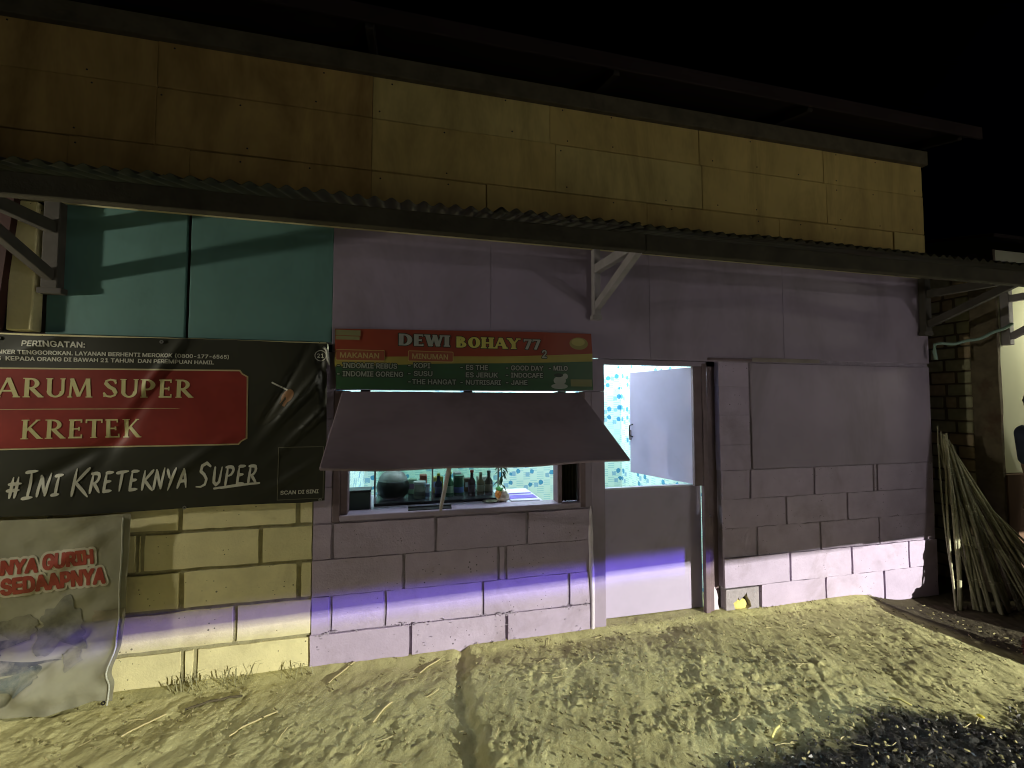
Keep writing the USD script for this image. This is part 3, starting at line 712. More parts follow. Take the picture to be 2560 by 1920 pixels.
# roof
rs = part(shop, 'roof', cat_([beam((-0.92, -0.34, 3.865), (-0.92, 3.3, 4.9), 11.15, 0.03)]), M['roof'])
for x in (-2.95, -1.81, -0.233, 1.345, 2.93, 4.46):
    part(rs, 'rafter', beam((x, -0.33, 3.825), (x, 3.2, 4.83), 0.05, 0.08), M['rafter'])
part(rs, 'fascia', beam((-6.45, -0.36, 3.842), (4.64, -0.36, 3.842), 0.02, 0.10), M['roof'])
# canopy: corrugated sheets on a purlin, three brackets
can = part(shop, 'canopy_purlin', cbox(-6.3, 1.30, -0.735, -0.685, 2.452, 2.548, 0.004), M['purlin'])
part(can, 'purlin_end', cbox(1.302, 4.82, -0.733, -0.683, 2.450, 2.546, 0.004), M['purlin'])
part(shop, 'canopy_ledger', cbox(-6.3, 4.5, -0.045, -0.012, 2.70, 2.782, 0.003), M['cream_board'])


def corrugated(x0, x1, p0, p1, pitch=0.076, amp=0.0105, thick=0.0016, seed=0):
    nx = int((x1 - x0) / pitch * 10)
    xs = np.linspace(x0, x1, nx + 1)
    t = np.linspace(0, 1, 7)
    X_, T_ = np.meshgrid(xs, t, indexing='ij')
    yy = p0[0] + (p1[0] - p0[0]) * T_
    zz = p0[1] + (p1[1] - p0[1]) * T_ + amp * np.cos(X_ / pitch * 2 * np.pi) + 0.006 * (meshkit.noise(np.stack([X_ * 2, T_ * 2, 0 * X_ + seed], -1), seed) - .5)
    v = np.stack([X_, yy, zz], -1).reshape(-1, 3)
    i, j = np.meshgrid(np.arange(nx), np.arange(6), indexing='ij')
    a = (i * 7 + j).ravel()
    f = np.concatenate([np.stack([a, a + 7, a + 8], 1), np.stack([a, a + 8, a + 1], 1)])
    n = len(v)
    return trimesh.Trimesh(np.vstack([v, v - [0, 0, thick]]), np.vstack([f, f[:, ::-1] + n]), process=False)


for k in range(15):
    x0 = -6.284 + k * 0.746
    part(shop, 'canopy_sheet', corrugated(x0, x0 + 0.80, (0.018, 2.808 + 0.002 * (k % 2)), (-0.80 - rnd.uniform(0, 0.025), 2.563 + 0.003 * (k % 2)), seed=k), M['sheet'], True)
for x, w in ((-1.92, 0.075), (1.288, 0.05), (4.40, 0.07)):
    bmt = M['bracket'] if 0 < x < 4 else M['bracket_shaded']
    br = part(shop, 'bracket', cbox(x, x + w, -0.062, -0.007, 2.22, 2.698, 0.004), bmt)
    part(br, 'bracket_arm', beam((x + w / 2, -0.062, 2.552), (x + w / 2, -0.684, 2.530), 0.045, 0.065), bmt)
    part(br, 'bracket_brace', beam((x + w / 2 + .001, -0.055, 2.285), (x + w / 2 + .001, -0.655, 2.508), 0.042, 0.06), bmt)
    part(br, 'bracket_foot', beam((x + w / 2, -0.034, 2.19), (x + w / 2, -0.034, 2.222), w * 1.5, 0.05, (0, 1, 0)), bmt)
# the room inside
part(shop, 'room_wall', bx(-0.45, 2.47, 1.75, 1.80, -0.05, 2.6), M['wallpaper'])
part(shop, 'room_wall', bx(-0.45, -0.40, T + .03, 1.748, -0.05, 2.6), M['wallpaper'])
part(shop, 'room_wall', bx(2.42, 2.47, T + .001, 1.748, -0.05, 2.6), M['wallpaper'])
part(shop, 'room_ceiling', bx(-0.45, 2.47, T + .001, 1.80, 2.602, 2.64), M['counter'])
part(shop, 'room_floor', bx(-0.45, 2.47, T + .001, 1.80, -0.03, 0.02), M['mortar'])
cnt = part(shop, 'counter', cbox(-0.395, 0.97, T + 0.022, 0.62, 0.865, 0.897, 0.003), M['counter'])
part(cnt, 'counter_front', bx(-0.395, 0.96, T + 0.03, 0.60, 0.02, 0.864), M['counter'])

# ------------------------------------------------------------------ things in the window
top('prop_stick', beam((0.225, -0.012, 0.915), (0.222, -0.640, 1.285), 0.036, 0.018, (1, 0, 0)), M['bracket'], 'grey wooden stick propping up the window flap from the sill', 'stick')
tr = thing('flat_tray', 'flat dark tray lying on the sill under the prop stick', 'tray')
part(tr, 'tray_base', cbox(0.02, 0.30, 0.012, 0.075, 0.9045, 0.911, 0.002), M['black'])
part(tr, 'tray_rim', cbox(0.02, 0.30, 0.070, 0.078, 0.9112, 0.919, 0.002), M['black'])
box_ = thing('dark_green_box', 'small dark green box with a black lid at the left end of the counter', 'box')
part(box_, 'box_body', cbox(-0.365, -0.225, 0.14, 0.26, 0.898, 1.012, 0.004), paint('dark_green_plastic', (0.05, 0.075, 0.06), 0.15, 6, 0.35))
part(box_, 'lid', cbox(-0.37, -0.22, 0.135, 0.265, 1.0125, 1.026, 0.003), M['black'])
part(box_, 'edge_strip', cbox(-0.2245, -0.216, 0.133, 0.139, 0.90, 1.011, 0.001), M['counter'])
case = thing('glass_showcase', 'glass showcase with a black base standing on the stall counter', 'showcase')
part(case, 'case_base', cbox(-0.205, 0.665, 0.215, 0.58, 0.8975, 0.918, 0.003), M['black'])
for x in (-0.2, 0.185, 0.655):
    part(case, 'case_post', cbox(x - 0.006, x + 0.006, 0.217, 0.229, 0.9185, 1.46, 0.001), M['grey_metal'])
part(case, 'glass_pane', bx(-0.193, 0.178, 0.221, 0.224, 0.919, 1.455), M['glass'])
part(case, 'glass_pane', bx(0.192, 0.648, 0.221, 0.224, 0.919, 1.455), M['glass'])
part(case, 'glass_pane', bx(-0.2, 0.66, 0.572, 0.575, 0.9185, 1.46), M['glass'], label='back pane of the showcase')
part(case, 'case_shelf', bx(-0.2, 0.66, 0.40, 0.568, 1.135, 1.143), M['glass'])
pot = thing('cooking_pot', 'round black cooking pot with a domed grey lid inside the showcase', 'pot', loc=(-0.085, 0.38, 0.919))
part(pot, 'pot_body', lathe([(0, 0), (0.07, 0), (0.105, 0.03), (0.118, 0.08), (0.105, 0.12), (0.1, 0.125), (0, 0.125)], (-0.085, 0.38, 0.919), 28), M['black'], 40)
part(pot, 'pot_lid', lathe([(0.100, 0), (0.098, 0.02), (0.075, 0.05), (0.04, 0.068), (0, 0.074)], (-0.085, 0.38, 1.0445), 28), plain('dull_lid', (0.32, 0.32, 0.31), 0.55, 0.2), True)
part(pot, 'lid_knob', lathe([(0, 0), (0.008, 0), (0.016, 0.012), (0.01, 0.022), (0, 0.024)], (-0.085, 0.38, 1.117), 12), M['black'], True)
BOT = [(0.10, 0.33, 0.040, 0.10, (0.38, 0.36, 0.32), 'short jar with a pale body left of the prop stick'),
       (0.155, 0.30, 0.016, 0.085, (0.55, 0.55, 0.72), 'slim white tube standing beside the short jar'),
       (0.235, 0.34, 0.026, 0.15, (0.02, 0.02, 0.06), 'dark blue bottle just behind the prop stick'),
       (0.315, 0.33, 0.030, 0.16, (0.03, 0.12, 0.06), 'green bottle right of the prop stick'),
       (0.385, 0.36, 0.038, 0.13, (0.05, 0.14, 0.09), 'wide green jar near the middle of the showcase'),
       (0.475, 0.31, 0.028, 0.17, (0.05, 0.02, 0.03), 'dark maroon sauce bottle right of the wide green jar'),
       (0.545, 0.34, 0.026, 0.15, (0.22, 0.17, 0.10), 'brown sauce bottle at the right in the showcase'),
       (0.605, 0.33, 0.030, 0.16, (0.06, 0.045, 0.035), 'dark bottle in the right corner of the showcase')]
for i, (x, y, r, h, c, lab) in enumerate(BOT):
    b = thing('sauce_bottle' if i > 1 and i != 4 else 'jar', lab, 'bottle' if i > 1 and i != 4 else 'jar', 'bottles and jars in the showcase', (x, y, 0.919))
    bmat = plain(f'bottle_body_{i}', c, 0.25)
    nk = r * (0.42 if i not in (0, 1, 4) else 0.9)
    part(b, 'bottle_body', lathe([(0, 0), (r * .95, 0), (r, 0.01), (r, h * .62), (nk, h * .8), (nk, h), (0, h)], (x, y, 0.919), 16), bmat, 40)
    part(b, 'cap', lathe([(0, 0), (nk * 1.2, 0), (nk * 1.2, 0.016), (0, 0.018)], (x, y, 0.919 + h + .0005), 12), plain(f'bottle_cap_{i}', [(0.5, .5, .5), (.4, .4, .6), (.35, .3, .03), (.4, .35, .05), (.1, .2, .15), (.25, .02, .02), (.3, .3, .25), (.05, .05, .05)][i], 0.4), 40)
    part(b, 'paper_label', lathe([(r * 1.02, h * .18), (r * 1.02, h * .5)], (x, y, 0.919), 16), plain(f'bottle_label_{i}', [(0.2, .2, .18), (.2, .2, .4), (.1, .1, .2), (.3, .4, .3), (.1, .15, .4), (.1, .05, .08), (.4, .36, .28), (.2, .16, .12)][i], 0.5), True)
for i, (x0, x1, z0, z1, c, lab) in enumerate([(0.04, 0.11, 1.045, 1.11, (0.42, 0.13, 0.09), 'orange red packet on the glass shelf of the showcase'), (0.30, 0.37, 1.144, 1.20, (0.30, 0.36, 0.33), 'grey green packet on the glass shelf'), (0.45, 0.53, 1.144, 1.21, (0.12, 0.05, 0.06), 'dark maroon packet at the right of the glass shelf')]):
    zz0 = 1.1435
    pk = thing('snack_packet', lab, 'packet', 'packets on the showcase shelf')
    part(pk, 'packet_bag', cbox(x0, x1, 0.42, 0.455, zz0, zz0 + (z1 - z0), 0.012), plain(f'packet_{i}', c, 0.3))
    part(pk, 'packet_seal', cbox(x0, x1, 0.435, 0.440, zz0 + (z1 - z0) + .0005, zz0 + (z1 - z0) + 0.014, 0.001), plain(f'packet_seal_{i}', [min(1, k * 1.5 + .03) for k in c], 0.3))
CL = [('tea_box', 'pale green tea box at the back of the showcase', 'box', 0.02, 0.09, 0.47, 0.53, 0.919, 1.03, (0.35, 0.5, 0.38)), ('biscuit_box', 'red biscuit box at the back of the showcase', 'box', 0.105, 0.16, 0.47, 0.53, 0.919, 1.06, (0.45, 0.12, 0.08)), ('noodle_pack', 'yellow noodle pack at the back of the showcase', 'packet', 0.20, 0.28, 0.48, 0.52, 0.919, 1.04, (0.55, 0.45, 0.08)),
      ('milk_carton', 'white milk carton at the back of the showcase', 'carton', 0.36, 0.42, 0.47, 0.53, 0.919, 1.07, (0.6, 0.6, 0.62)), ('coffee_box', 'dark brown coffee box at the back of the showcase', 'box', 0.44, 0.51, 0.47, 0.53, 0.919, 1.02, (0.12, 0.06, 0.03)), ('sugar_bag', 'pale bag of sugar at the back of the showcase', 'bag', 0.54, 0.62, 0.47, 0.53, 0.919, 1.03, (0.55, 0.55, 0.5))]
for nm, lab, ct, x0, x1, y0, y1, z0, z1, c in CL:
    q = thing(nm, lab, ct, 'goods at the back of the showcase')
    part(q, 'pack_body', cbox(x0, x1, y0, y1, z0, z1, 0.006), plain(nm + '_paper', c, 0.45))
    part(q, 'pack_print', cbox(x0 + .008, x1 - .008, y0 - .0015, y0 + .002, z0 + .35 * (z1 - z0), z0 + .7 * (z1 - z0), 0.0005), plain(nm + '_print', [min(.8, .75 - k) if k < .5 else k * .4 for k in c], 0.45))
for k in range(9):
    hx_ = -0.13 + 0.085 * k + rnd.uniform(-.015, .015)
    hz_ = 1.13 + rnd.uniform(-.02, .05)
    cc = [(0.5, .35, .08), (.45, .1, .08), (.6, .6, .55), (.12, .3, .15), (.1, .15, .4)][k % 5]
    q = thing('hanging_sachet', ['first', 'second', 'third', 'fourth', 'fifth', 'sixth', 'seventh', 'eighth', 'ninth'][k] + ' sachet from the left hanging behind the flap of the window', 'sachet', 'sachets hanging in the window')
    part(q, 'sachet_strip', beam((hx_, 0.66, 1.50), (hx_ + rnd.uniform(-.02, .02), 0.67, hz_), 0.05, 0.004, (0, 1, 0), 0.001), plain(f'sachet_{k}', cc, 0.3))
    part(q, 'sachet_seal', beam((hx_, 0.655, 1.66), (hx_, 0.66, 1.5005), 0.004, 0.003, (0, 1, 0), 0.0005), M['grey_metal'])
blb2 = thing('added_counter_lamp', 'unseen white bulb added above the counter to brighten the goods', 'lamp', loc=(0.32, 0.40, 2.30))
part(blb2, 'bulb_socket', lathe([(0, 0), (0.02, 0), (0.02, 0.05), (0, 0.05)], (0.32, 0.40, 2.36), 12), M['black'])
part(blb2, 'cord', tube([(0.32, 0.40, 2.411), (0.32, 0.40, 2.601)], 0.004, 6), M['black'])
dish = thing('small_dish', 'small dark rimmed oval dish on the counter beside the bread bag', 'dish', loc=(0.585, 0.155, 0.8975))
part(dish, 'dish_bowl', lathe([(0, 0), (0.03, 0), (0.055, 0.012), (0.05, 0.013), (0.028, 0.004), (0, 0.004)], (0.585, 0.155, 0.8975), 24), plain('olive_dish', (0.30, 0.30, 0.2), 0.35), True)
part(dish, 'dish_rim', tube([(0.585 + 0.056 * math.cos(a), 0.155 + 0.056 * math.sin(a), 0.910) for a in np.linspace(0, 2 * np.pi, 25)], 0.003, 6), M['black'], True)
bag = thing('bread_bag', 'crumpled bag of bread in white, orange and green at the right of the counter', 'bag', loc=(0.67, 0.16, 0.8975))
s = trimesh.creation.icosphere(3, 1.0); sv = np.array(s.vertices)
sv = sv * (1 + 0.45 * (meshkit.fbm(sv * 2.6 + 3, 3, 2) - 0.5))[:, None]
part(bag, 'bag_body', trimesh.Trimesh(sv * [0.048, 0.035, 0.042] + [0.675, 0.165, 0.936], s.faces), plain('bag_cream', (0.78, 0.68, 0.50), 0.35), 25)
part(bag, 'bag_side', trimesh.Trimesh(sv[:, [1, 0, 2]] * [0.022, 0.028, 0.030] + [0.640, 0.150, 0.955], s.faces), plain('bag_orange', (0.75, 0.30, 0.06), 0.35), 25)
part(bag, 'bag_top', trimesh.Trimesh(sv[:, [2, 0, 1]] * [0.026, 0.026, 0.018] + [0.650, 0.160, 0.990], s.faces), plain('bag_green', (0.10, 0.45, 0.10), 0.35), 25)
cl = thing('folded_cloth', 'white cloth with broad purple stripes lying on the counter', 'cloth')
for k, (a, b, c) in enumerate(((0.14, 0.20, (0.7, .68, .8)), (0.2005, 0.32, (0.16, 0.10, 0.50)), (0.3205, 0.36, (0.7, .68, .8)), (0.3605, 0.40, (0.16, 0.10, 0.5)), (0.4005, 0.56, (0.7, .7, .8)))):
    part(cl, 'cloth_stripe', cbox(0.735, 0.945, a, b, 0.8975, 0.906 + .002 * (k % 2), 0.002), plain(f'cloth_stripe_{k}', c, 0.8))
pl = thing('hanging_plant', 'dark green artificial plant hanging beside the showcase', 'plant')
lv_, lf_ = [], []
for k in range(46):
    z = rnd.uniform(0.97, 1.42); a = rnd.uniform(0, 6.28); ln = rnd.uniform(0.05, 0.10)
    o = np.array([0.71 + rnd.uniform(-.012, .012), 0.36 + rnd.uniform(-.012, .012), z])
    d = np.array([math.cos(a), math.sin(a) * 0.6, -0.75]); d /= np.linalg.norm(d)
    sd_ = np.cross(d, [0, 0, 1]); sd_ /= np.linalg.norm(sd_)
    n = len(lv_)
    lv_ += [o, o + d * ln * .5 + sd_ * .011 + [0, 0, .012], o + d * ln, o + d * ln * .5 - sd_ * .011 + [0, 0, .012]]
    lf_ += [[n, n + 1, n + 2], [n, n + 2, n + 3]]
part(pl, 'foliage', (np.array(lv_), np.array(lf_)), M['leaf'], kind='stuff')
part(pl, 'stem', tube([(0.71, 0.36, 1.66), (0.712, 0.36, 1.3), (0.708, 0.36, 0.98)], 0.004, 6), M['leaf'])
blb = thing('ceiling_bulb', 'white bulb hanging from the ceiling inside the stall', 'lamp', loc=(1.5, 1.5, 2.25))
part(blb, 'bulb_socket', lathe([(0, 0), (0.02, 0), (0.02, 0.05), (0, 0.05)], (1.5, 1.5, 2.31), 12), M['black'])
part(blb, 'cord', tube([(1.5, 1.5, 2.361), (1.5, 1.5, 2.601)], 0.004, 6), M['black'])

# ------------------------------------------------------------------ name sign over the window
nsign = thing('menu_banner', 'red, yellow and green printed menu banner hung over the stall window', 'banner')


def f_sign(x, z):
    return -0.040 + 0.006 * np.sin(x * 5.1 + z * 3) + 0.004 * np.sin(x * 17 + 1) * (z - 1.69) - 0.006 * np.exp(-((z - 1.69) / 0.05) ** 2)


ztop = lambda x: 2.066 + 0.018 * (x + 0.43)
sign_shape = Polygon([(-0.436, 2.062), (0.2, 2.078), (0.8, 2.09), (1.286, 2.094), (1.294, 1.9), (1.293, 1.690), (0.7, 1.687), (0.1, 1.684), (-0.424, 1.686), (-0.430, 1.87)])
part(nsign, 'banner_cloth', draped(sign_shape.buffer(0.001), f_sign, 0.0, 0.03), vinyl('sign_green', (0.04, 0.10, 0.045)), True)
wv_r = [(x, 1.895 + 0.02 * math.sin((x + .1) * 1.8) + 0.045 * max(0, (x - .55) / .75) ** 1.6) for x in np.linspace(-0.436, 1.294, 40)]
wv_y = [(x, z - 0.052 + 0.006 * math.sin(x * 3)) for x, z in wv_r]
redp = Polygon(wv_r + [(1.286, 2.094), (0.8, 2.09), (0.2, 2.078), (-0.436, 2.062)])
yelp = Polygon(wv_y + [(x, z - .0004) for x, z in wv_r[::-1]])
part(nsign, 'red_field', draped(redp, f_sign, 0.0016, 0.03), vinyl('sign_red', (0.27, 0.05, 0.026)), True)
part(nsign, 'yellow_wave', draped(yelp, f_sign, 0.0016, 0.03), vinyl('sign_yellow', (0.34, 0.28, 0.06)), True)
INK = plain('sign_grey_ink', (0.33, 0.35, 0.30), 0.45)
INKY = plain('sign_yellow_ink', (0.55, 0.52, 0.12), 0.45)
OUT = plain('sign_dark_ink', (0.02, 0.035, 0.02), 0.5)


def lettering(parent, g, fn, lift, m, size=0.05):
    return part(parent, 'lettering', draped(g, fn, lift, size), m)


for txt, x, z, h, w, ink in (('DEWI', -0.05, 1.970, 0.076, 0.330, INK), ('BOHAY', 0.322, 1.968, 0.074, 0.44, INKY), ('77', 0.785, 1.968, 0.070, 0.120, INK)):
    g = roman(txt, x, z, h, w, T=0.27 if txt != '77' else .2, t=0.14, serif=0.06, sh=0.12)
    lettering(nsign, g.buffer(0.005), f_sign, 0.0030, OUT)
    lettering(nsign, g, f_sign, 0.0044, ink)
g = sans('2', 0.915, 1.912, 0.052, 0.034)
lettering(nsign, g.buffer(0.005), f_sign, 0.0030, OUT)
lettering(nsign, g, f_sign, 0.0044, INK)
for txt, x, z, w in (('MAKANAN', -0.405, 1.882, 0.235), ('MINUMAN', 0.035, 1.886, 0.232)):
    lettering(nsign, sbox(x - 0.018, z - 0.010, x + w + 0.028, z + 0.044).buffer(0.008), f_sign, 0.0030, plain('sign_pill_edge_' + txt.lower(), (0.45, 0.36, 0.12), 0.5))
    lettering(nsign, sbox(x - 0.016, z - 0.008, x + w + 0.026, z + 0.042).buffer(0.006), f_sign, 0.0044, plain('sign_pill_' + txt.lower(), (0.30, 0.08, 0.04), 0.5))
    lettering(nsign, sans(txt, x, z, 0.032, w), f_sign, 0.0058, plain('sign_pill_ink_' + txt.lower(), (0.45, 0.34, 0.14), 0.5))
MENU = [('- INDOMIE REBUS', -0.420, 1.818, 0.362), ('- INDOMIE GORENG', -0.420, 1.766, 0.400), ('- KOPI', 0.010, 1.826, 0.142), ('- SUSU', 0.010, 1.774, 0.156), ('-THE HANGAT', 0.012, 1.721, 0.310),
        ('- ES THE', 0.350, 1.821, 0.186), ('  ES JERUK', 0.386, 1.771, 0.218), ('- NUTRISARI', 0.350, 1.721, 0.275), ('- GOOD DAY', 0.660, 1.823, 0.264), ('- INDOCAFE', 0.660, 1.773, 0.262), ('- JAHE', 0.660, 1.723, 0.150), ('- MILO', 0.965, 1.826, 0.138)]
for txt, x, z, w in MENU:
    g = sans(txt.strip(), x, z, 0.031, w, bold=True)
    lettering(nsign, g.buffer(0.0055), f_sign, 0.0030, OUT)
    lettering(nsign, g, f_sign, 0.0044, INK)
cup = unary_union([affinity.scale(Point(1.045, 1.755).buffer(0.05), 0.9, 0.62), affinity.scale(Point(1.042, 1.715).buffer(0.06), 1.0, 0.32), Point(1.085, 1.785).buffer(0.02)])
part(nsign, 'cup_print', draped(cup, f_sign, 0.0030), INK)
part(nsign, 'cup_print', draped(affinity.scale(Point(1.035, 1.792).buffer(0.03), 1.1, 0.45), f_sign, 0.0044), OUT)
part(nsign, 'bowl_print', draped(affinity.scale(Point(1.190, 2.020).buffer(0.07), 1.0, 0.62), f_sign, 0.0030), plain('bowl_olive', (0.25, 0.22, 0.06), 0.5))
part(nsign, 'bowl_print', draped(affinity.scale(Point(1.185, 2.030).buffer(0.05), 1.0, 0.55), f_sign, 0.0044), plain('bowl_food', (0.38, 0.33, 0.10), 0.5))
for g in (sbox(-0.433, 2.022, -0.285, 2.056), sbox(-0.432, 1.995, -0.290, 2.018), sbox(1.125, 1.715, 1.285, 1.765)):
    part(nsign, 'tape', draped(g, f_sign, 0.0046), vinyl('clear_tape_%d' % int(abs(g.bounds[0]) * 1000 + g.bounds[1] * 100), (0.24, 0.24, 0.12), 0.25))

# ------------------------------------------------------------------ cigarette banner
cb = thing('dark_advertising_banner', 'large black and dark red advertising banner hung across the left part of the wall', 'banner')


def f_cig(x, z):
    d = lambda cx, cz, a, w, l: np.exp(-(((x - cx) * math.cos(a) + (z - cz) * math.sin(a)) / w) ** 2 - ((-(x - cx) * math.sin(a) + (z - cz) * math.cos(a)) / l) ** 2)
    y = -0.038 - 0.010 * np.sin(x * 2.3 + 1) + 0.005 * np.sin(x * 7 + z * 5)
    for cx, cz, a, w, l, h in ((-1.35, 1.80, -0.55, 0.03, 0.30, 0.016), (-0.62, 1.65, -0.65, 0.022, 0.30, 0.018), (-0.70, 1.72, -0.5, 0.02, 0.25, -0.012), (-0.55, 1.5, -0.75, 0.018, 0.26, 0.016), (-1.75, 1.28, -1.0, 0.035, 0.25, -0.012), (-1.9, 1.93, -1.1, 0.03, 0.2, 0.012),
                               (-0.66, 1.16, -1.0, 0.02, 0.16, 0.012), (-1.2, 1.25, -0.9, 0.03, 0.22, 0.010), (-1.5, 1.5, -0.5, 0.04, 0.35, -0.010), (-0.5, 1.75, 0.1, 0.02, 0.2, -0.012)):
        y = y - h * d(cx, cz, a, w, l)
    return y


cig = Polygon([(-3.1, 0.985)] + [(x, 0.990 + 0.006 * math.sin(x * 5)) for x in np.linspace(-2.9, -0.6, 16)] + [(-0.482, 0.998), (-0.476, 1.4), (-0.484, 1.970)] + [(x, 1.970 + 0.006 * math.sin(x * 4.2)) for x in np.linspace(-0.7, -2.9, 16)] + [(-3.1, 1.965)])
part(cb, 'banner_cloth', draped(cig, f_cig, 0.0, 0.022), vinyl('banner_black', (0.028, 0.028, 0.019), 0.38), True)
box_out = Polygon([(-3.0, 1.782), (-0.970, 1.796), (-0.955, 1.775), (-0.925, 1.757), (-0.921, 1.385), (-0.950, 1.368), (-0.965, 1.349), (-3.0, 1.345)])
part(cb, 'gold_border', draped(box_out, f_cig, 0.0016, 0.022), vinyl('banner_gold', (0.45, 0.40, 0.22), 0.4), True)
part(cb, 'red_panel', draped(box_out.buffer(-0.008, join_style=2), f_cig, 0.0030, 0.022), paint('banner_red', (0.20, 0.028, 0.022), 0.35, 1.7, 0.36, 0.05, 20), True)
GOLD = plain('banner_gold_ink', (0.50, 0.46, 0.22), 0.4)
WHITE = plain('banner_white_ink', (0.52, 0.51, 0.44), 0.45)
lettering(cb, roman('ARUM SUPER', -2.125, 1.628, 0.105, 0.917, T=0.17, t=0.085, serif=0.05, sh=0.05), f_cig, 0.0046, GOLD, 0.022)
lettering(cb, roman('KRETEK', -2.008, 1.403, 0.104, 0.548, T=0.16, t=0.08, serif=0.06, sh=0.05), f_cig, 0.0046, GOLD, 0.022)
lettering(cb, Polygon([(-3.0, 1.564), (-1.30, 1.566), (-1.27, 1.5655), (-1.30, 1.5635), (-3.0, 1.561)]), f_cig, 0.0046, GOLD, 0.022)
lettering(cb, sans('PERINGATAN:', -2.028, 1.906, 0.030, 0.286), f_cig, 0.0018, WHITE, 0.022)
lettering(cb, sans('NKER TENGGOROKAN. LAYANAN BERHENTI MEROKOK (0800-177-6565)', -2.13, 1.862, 0.021, 1.098), f_cig, 0.0018, WHITE, 0.022)
lettering(cb, sans('S  KEPADA ORANG DI BAWAH 21 TAHUN  DAN PEREMPUAN HAMIL', -2.13, 1.827, 0.021, 1.020), f_cig, 0.0018, WHITE, 0.022)
lettering(cb, brush('#INI KRETEKNYA SUPER', -2.06, 1.094, 0.115, 1.20, 1.2), f_cig, 0.0018, WHITE, 0.022)
lettering(cb, LineString([(-1.085, 1.098), (-0.98, 1.112), (-0.85, 1.120), (-0.90, 1.117), (-1.05, 1.100)]).buffer(0.006), f_cig, 0.0018, WHITE, 0.022)
lettering(cb, sbox(-0.750, 1.012, -0.490, 1.330).difference(sbox(-0.747, 1.015, -0.493, 1.327)), f_cig, 0.0018, plain('banner_dim_ink', (0.16, 0.15, 0.11), 0.5), 0.022)
lettering(cb, sans('SCAN DI SINI', -0.732, 1.045, 0.022, 0.214), f_cig, 0.0018, WHITE, 0.022)
ring = Point(-0.520, 1.892).buffer(0.034, 32)
lettering(cb, ring.difference(ring.buffer(-0.004)), f_cig, 0.0018, WHITE, 0.022)
lettering(cb, sans('21', -0.540, 1.880, 0.024, 0.038), f_cig, 0.0018, WHITE, 0.022)
part(cb, 'hand_print', draped(unary_union([affinity.rotate(affinity.scale(Point(-0.705, 1.640).buffer(0.04), 0.75, 1.15), -35), affinity.rotate(sbox(-0.74, 1.58, -0.705, 1.63), -30)]), f_cig, 0.0018, 0.022), plain('print_skin', (0.25, 0.12, 0.05), 0.5))
part(cb, 'cigarette_print', draped(affinity.rotate(sbox(-0.80, 1.695, -0.70, 1.704), -28), f_cig, 0.0030, 0.022), WHITE)
part(cb, 'smoke_print', draped(affinity.rotate(affinity.scale(Point(-0.80, 1.56).buffer(0.12), 0.45, 1.0), -40), f_cig, 0.0018, 0.022), vinyl('print_olive', (0.032, 0.03, 0.018)))
for x, z in ((-0.492, 1.935), (-1.36, 1.946), (-0.50, 1.012), (-1.22, 1.003), (-2.1, 1.94)):
    part(cb, 'eyelet', lathe([(0.004, 0), (0.010, 0), (0.010, 0.003), (0.004, 0.003), (0.004, 0)], (0, 0, 0), 14).apply_transform(trimesh.transformations.rotation_matrix(math.pi / 2, [1, 0, 0])).apply_translation([x, float(f_cig(np.array(x), np.array(z))) - 0.003, z]), M['grey_metal'])
part(cb, 'tie', tube([(-0.490, -0.055, 1.935), (-0.474, -0.05, 1.92), (-0.468, -0.045, 1.86), (-0.462, -0.04, 1.83)], [0.006, 0.010, 0.008, 0.003], 6), plain('white_tie', (0.6, 0.6, 0.55), 0.4), True)

# ------------------------------------------------------------------ crumpled tarpaulin, lower left
tp = thing('crumpled_tarpaulin', 'grey cream crumpled tarpaulin with red lettering hung low at the left', 'tarpaulin')


def f_tarp(x, z):
    low = np.clip((0.42 - z) / 0.42, 0, 1)
    P = np.stack([x * 3.2 + 5, z * 3.0, 0 * x], -1)
    n = meshkit.fbm(P, 3, 21) - 0.5
    n2 = meshkit.noise(np.stack([(x * .6 - z * .8) * 15, (x * .8 + z * .6) * 4, 0 * x], -1), 22) - 0.5
    y = -0.055 - 0.05 * low ** 1.2 + 0.06 * n * (0.35 + 1.9 * low) + 0.06 * n2 * (0.22 + 1.1 * low) + 0.02 * (meshkit.noise(P * 4.3, 25) - 0.5) * (0.3 + low)
    y = y - 0.035 * np.exp(-((z - 0.15 - 0.06 * np.sin(x * 8)) / 0.06) ** 2)
    y = y - 0.035 * np.clip((x + 1.60) / 0.10, 0, 1) ** 2 * low
    return np.minimum(y, -0.026 - 0.0 * x)


tarp_mat = paint('tarpaulin_cream', (0.27, 0.26, 0.19), 0.16, 3, 0.55, 0.25, 18, 0.006, stain=(0.17, 0.14, 0.08), stain_scale=2.4, stain_amt=(0.5, 0.75))
t0 = -0.02
tarp = Polygon([(-3.0, t0)] + [(x, t0 + 0.02 * math.sin(x * 11)) for x in np.linspace(-2.8, -1.7, 10)] + [(-1.60, 0.010), (-1.512, 0.006), (-1.505, 0.33), (-1.500, 0.7), (-1.496, 0.978), (-1.8, 0.972), (-2.2, 0.976), (-3.0, 0.97)])
part(tp, 'tarpaulin_cloth', draped(tarp, f_tarp, 0.0, 0.014), tarp_mat, True)


def tarp_text(txt, x, z, h, w, rot):
    g = sans(txt, 0, 0, h, w, bold=True)
    g = affinity.rotate(g, rot, origin=(0, 0))
    return affinity.translate(g, x, z)


